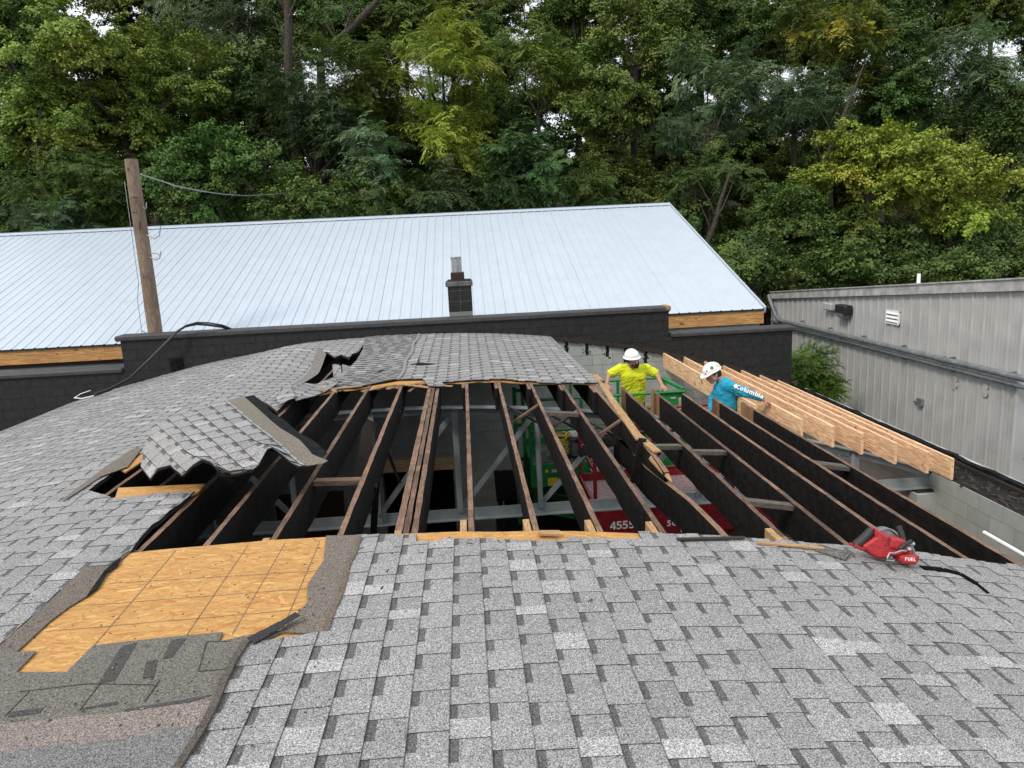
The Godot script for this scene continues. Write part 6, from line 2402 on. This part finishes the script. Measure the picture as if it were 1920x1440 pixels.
		for k in 3:
			var lb := MB.new()
			var f := lowp.lerp(highp, 0.3 + 0.17 * k)
			var sgn := 1.0 if k % 2 else -1.0
			lb.tube([f, f + Vector3(sgn * 0.25, 0.5, 0.2), f + Vector3(sgn * (0.4 + 0.2 * k), 0.9 + 0.3 * k, 0.1)], [q[5] * 0.4, q[5] * 0.25, 0.01], 6)
			part("limb", t, [lb, M.bark])
	# dead leaves hanging in the lime box elder
	var dd := MB.new()
	var r := RandomNumberGenerator.new()
	r.seed = 66
	var c := at_z(1765, 290, -24.2)
	for i in 260:
		var p := c + Vector3(r.randfn(0, 0.22), r.randfn(0, 0.13), r.randfn(0, 0.15))
		var d := Vector3(r.randfn(0, 0.4), -1, r.randfn(0, 0.4)).normalized() * 0.11
		var s := Vector3(r.randfn(0, 1), 0, r.randfn(0, 1)).normalized() * 0.025
		dd.tri(p - s, p + s, p + d)
	dd.tube([c + Vector3(-0.5, 0.6, 0), c, c + Vector3(0.9, -0.5, 0), c + Vector3(1.2, -1.6, 0)], [0.03, 0.025, 0.015, 0.005], 5)
	solo("dead_bough", dd, M.dead, "rusty brown dead bough hanging in the lime box elder", "bough")
	# shrub between the burnt building and the grey one
	tree("leafy_shrub", "bright green tall shrub against the grey metal wall", Vector3(7.45, -1.75, -15.6), Vector3(0.6, 1.35, 0.6), "pinnate", Color(0.10, 0.17, 0.03), 91, 1.6, -5.6, Color(0, 0, 0), 0.0, "", "shrub", 0.0, 0.5)
	print("boughs ", leaf_count)


func build_ground() -> void:
	var g := MB.new()
	var n := 40
	for i in n:
		for j in n:
			var xa: float = lerp(-120.0, 120.0, float(i) / n)
			var xb: float = lerp(-120.0, 120.0, float(i + 1) / n)
			var za: float = lerp(60.0, -120.0, float(j) / n)
			var zb: float = lerp(60.0, -120.0, float(j + 1) / n)
			g.quad(Vector3(xa, hill(xa, maxf(za, -70)), za), Vector3(xa, hill(xa, maxf(zb, -70)), zb), Vector3(xb, hill(xb, maxf(zb, -70)), zb), Vector3(xb, hill(xb, maxf(za, -70)), za))
	setting("ground", g, M.earth)


func _ready() -> void:
	rng.seed = 2024
	noise.seed = 7
	noise.frequency = 0.02
	# camera
	var cam := Camera3D.new()
	cam.name = "camera"
	cam.position = EYE
	cam.rotation_degrees = TURN
	cam.fov = rad_to_deg(2.0 * atan(720.0 / FOCAL))
	cam.near = 0.05
	cam.far = 600.0
	cam.current = true
	add_child(cam)
	cam_basis = Basis.from_euler(Vector3(deg_to_rad(TURN.x), deg_to_rad(TURN.y), deg_to_rad(TURN.z)))
	# bright overcast sky, faint wide sun from the left behind the camera
	var env := Environment.new()
	var sm := ProceduralSkyMaterial.new()
	sm.sky_top_color = Color(0.90, 0.925, 0.96)
	sm.sky_horizon_color = Color(0.87, 0.885, 0.91)
	sm.sky_curve = 0.3
	sm.ground_bottom_color = Color(0.25, 0.24, 0.22)
	sm.ground_horizon_color = Color(0.5, 0.5, 0.48)
	sm.sun_angle_max = 1.0
	var sky := Sky.new()
	sky.sky_material = sm
	env.background_mode = Environment.BG_SKY
	env.sky = sky
	env.tonemap_mode = Environment.TONE_MAPPER_LINEAR
	env.tonemap_exposure = 1.55
	env.sdfgi_enabled = true
	env.ssao_enabled = true
	env.ssil_enabled = true
	var we := WorldEnvironment.new()
	we.name = "environment"
	we.environment = env
	add_child(we)
	var sun := DirectionalLight3D.new()
	sun.name = "sun"
	sun.light_color = Color(1.0, 0.96, 0.9)
	sun.light_energy = 0.5
	sun.light_angular_distance = 14.0
	sun.shadow_enabled = true
	sun.rotation_degrees = Vector3(-46, -48, 0)
	add_child(sun)
	# the place
	make_materials()
	build_ground()
	var house := thing("burnt_building", "burnt block building with barrel-vault shingle roof torn open over charred rafters", "building")
	build_walls(house)
	build_truss(house, ZT, "steel_truss")
	build_truss(house, -4.5, "steel_truss")
	build_frame(house)
	build_roof(house)
	build_metal_roof_house()
	build_grey_building()
	build_trees()
	build_pole()
	build_lifts()
	build_people()
	build_saw()
	build_small_things()
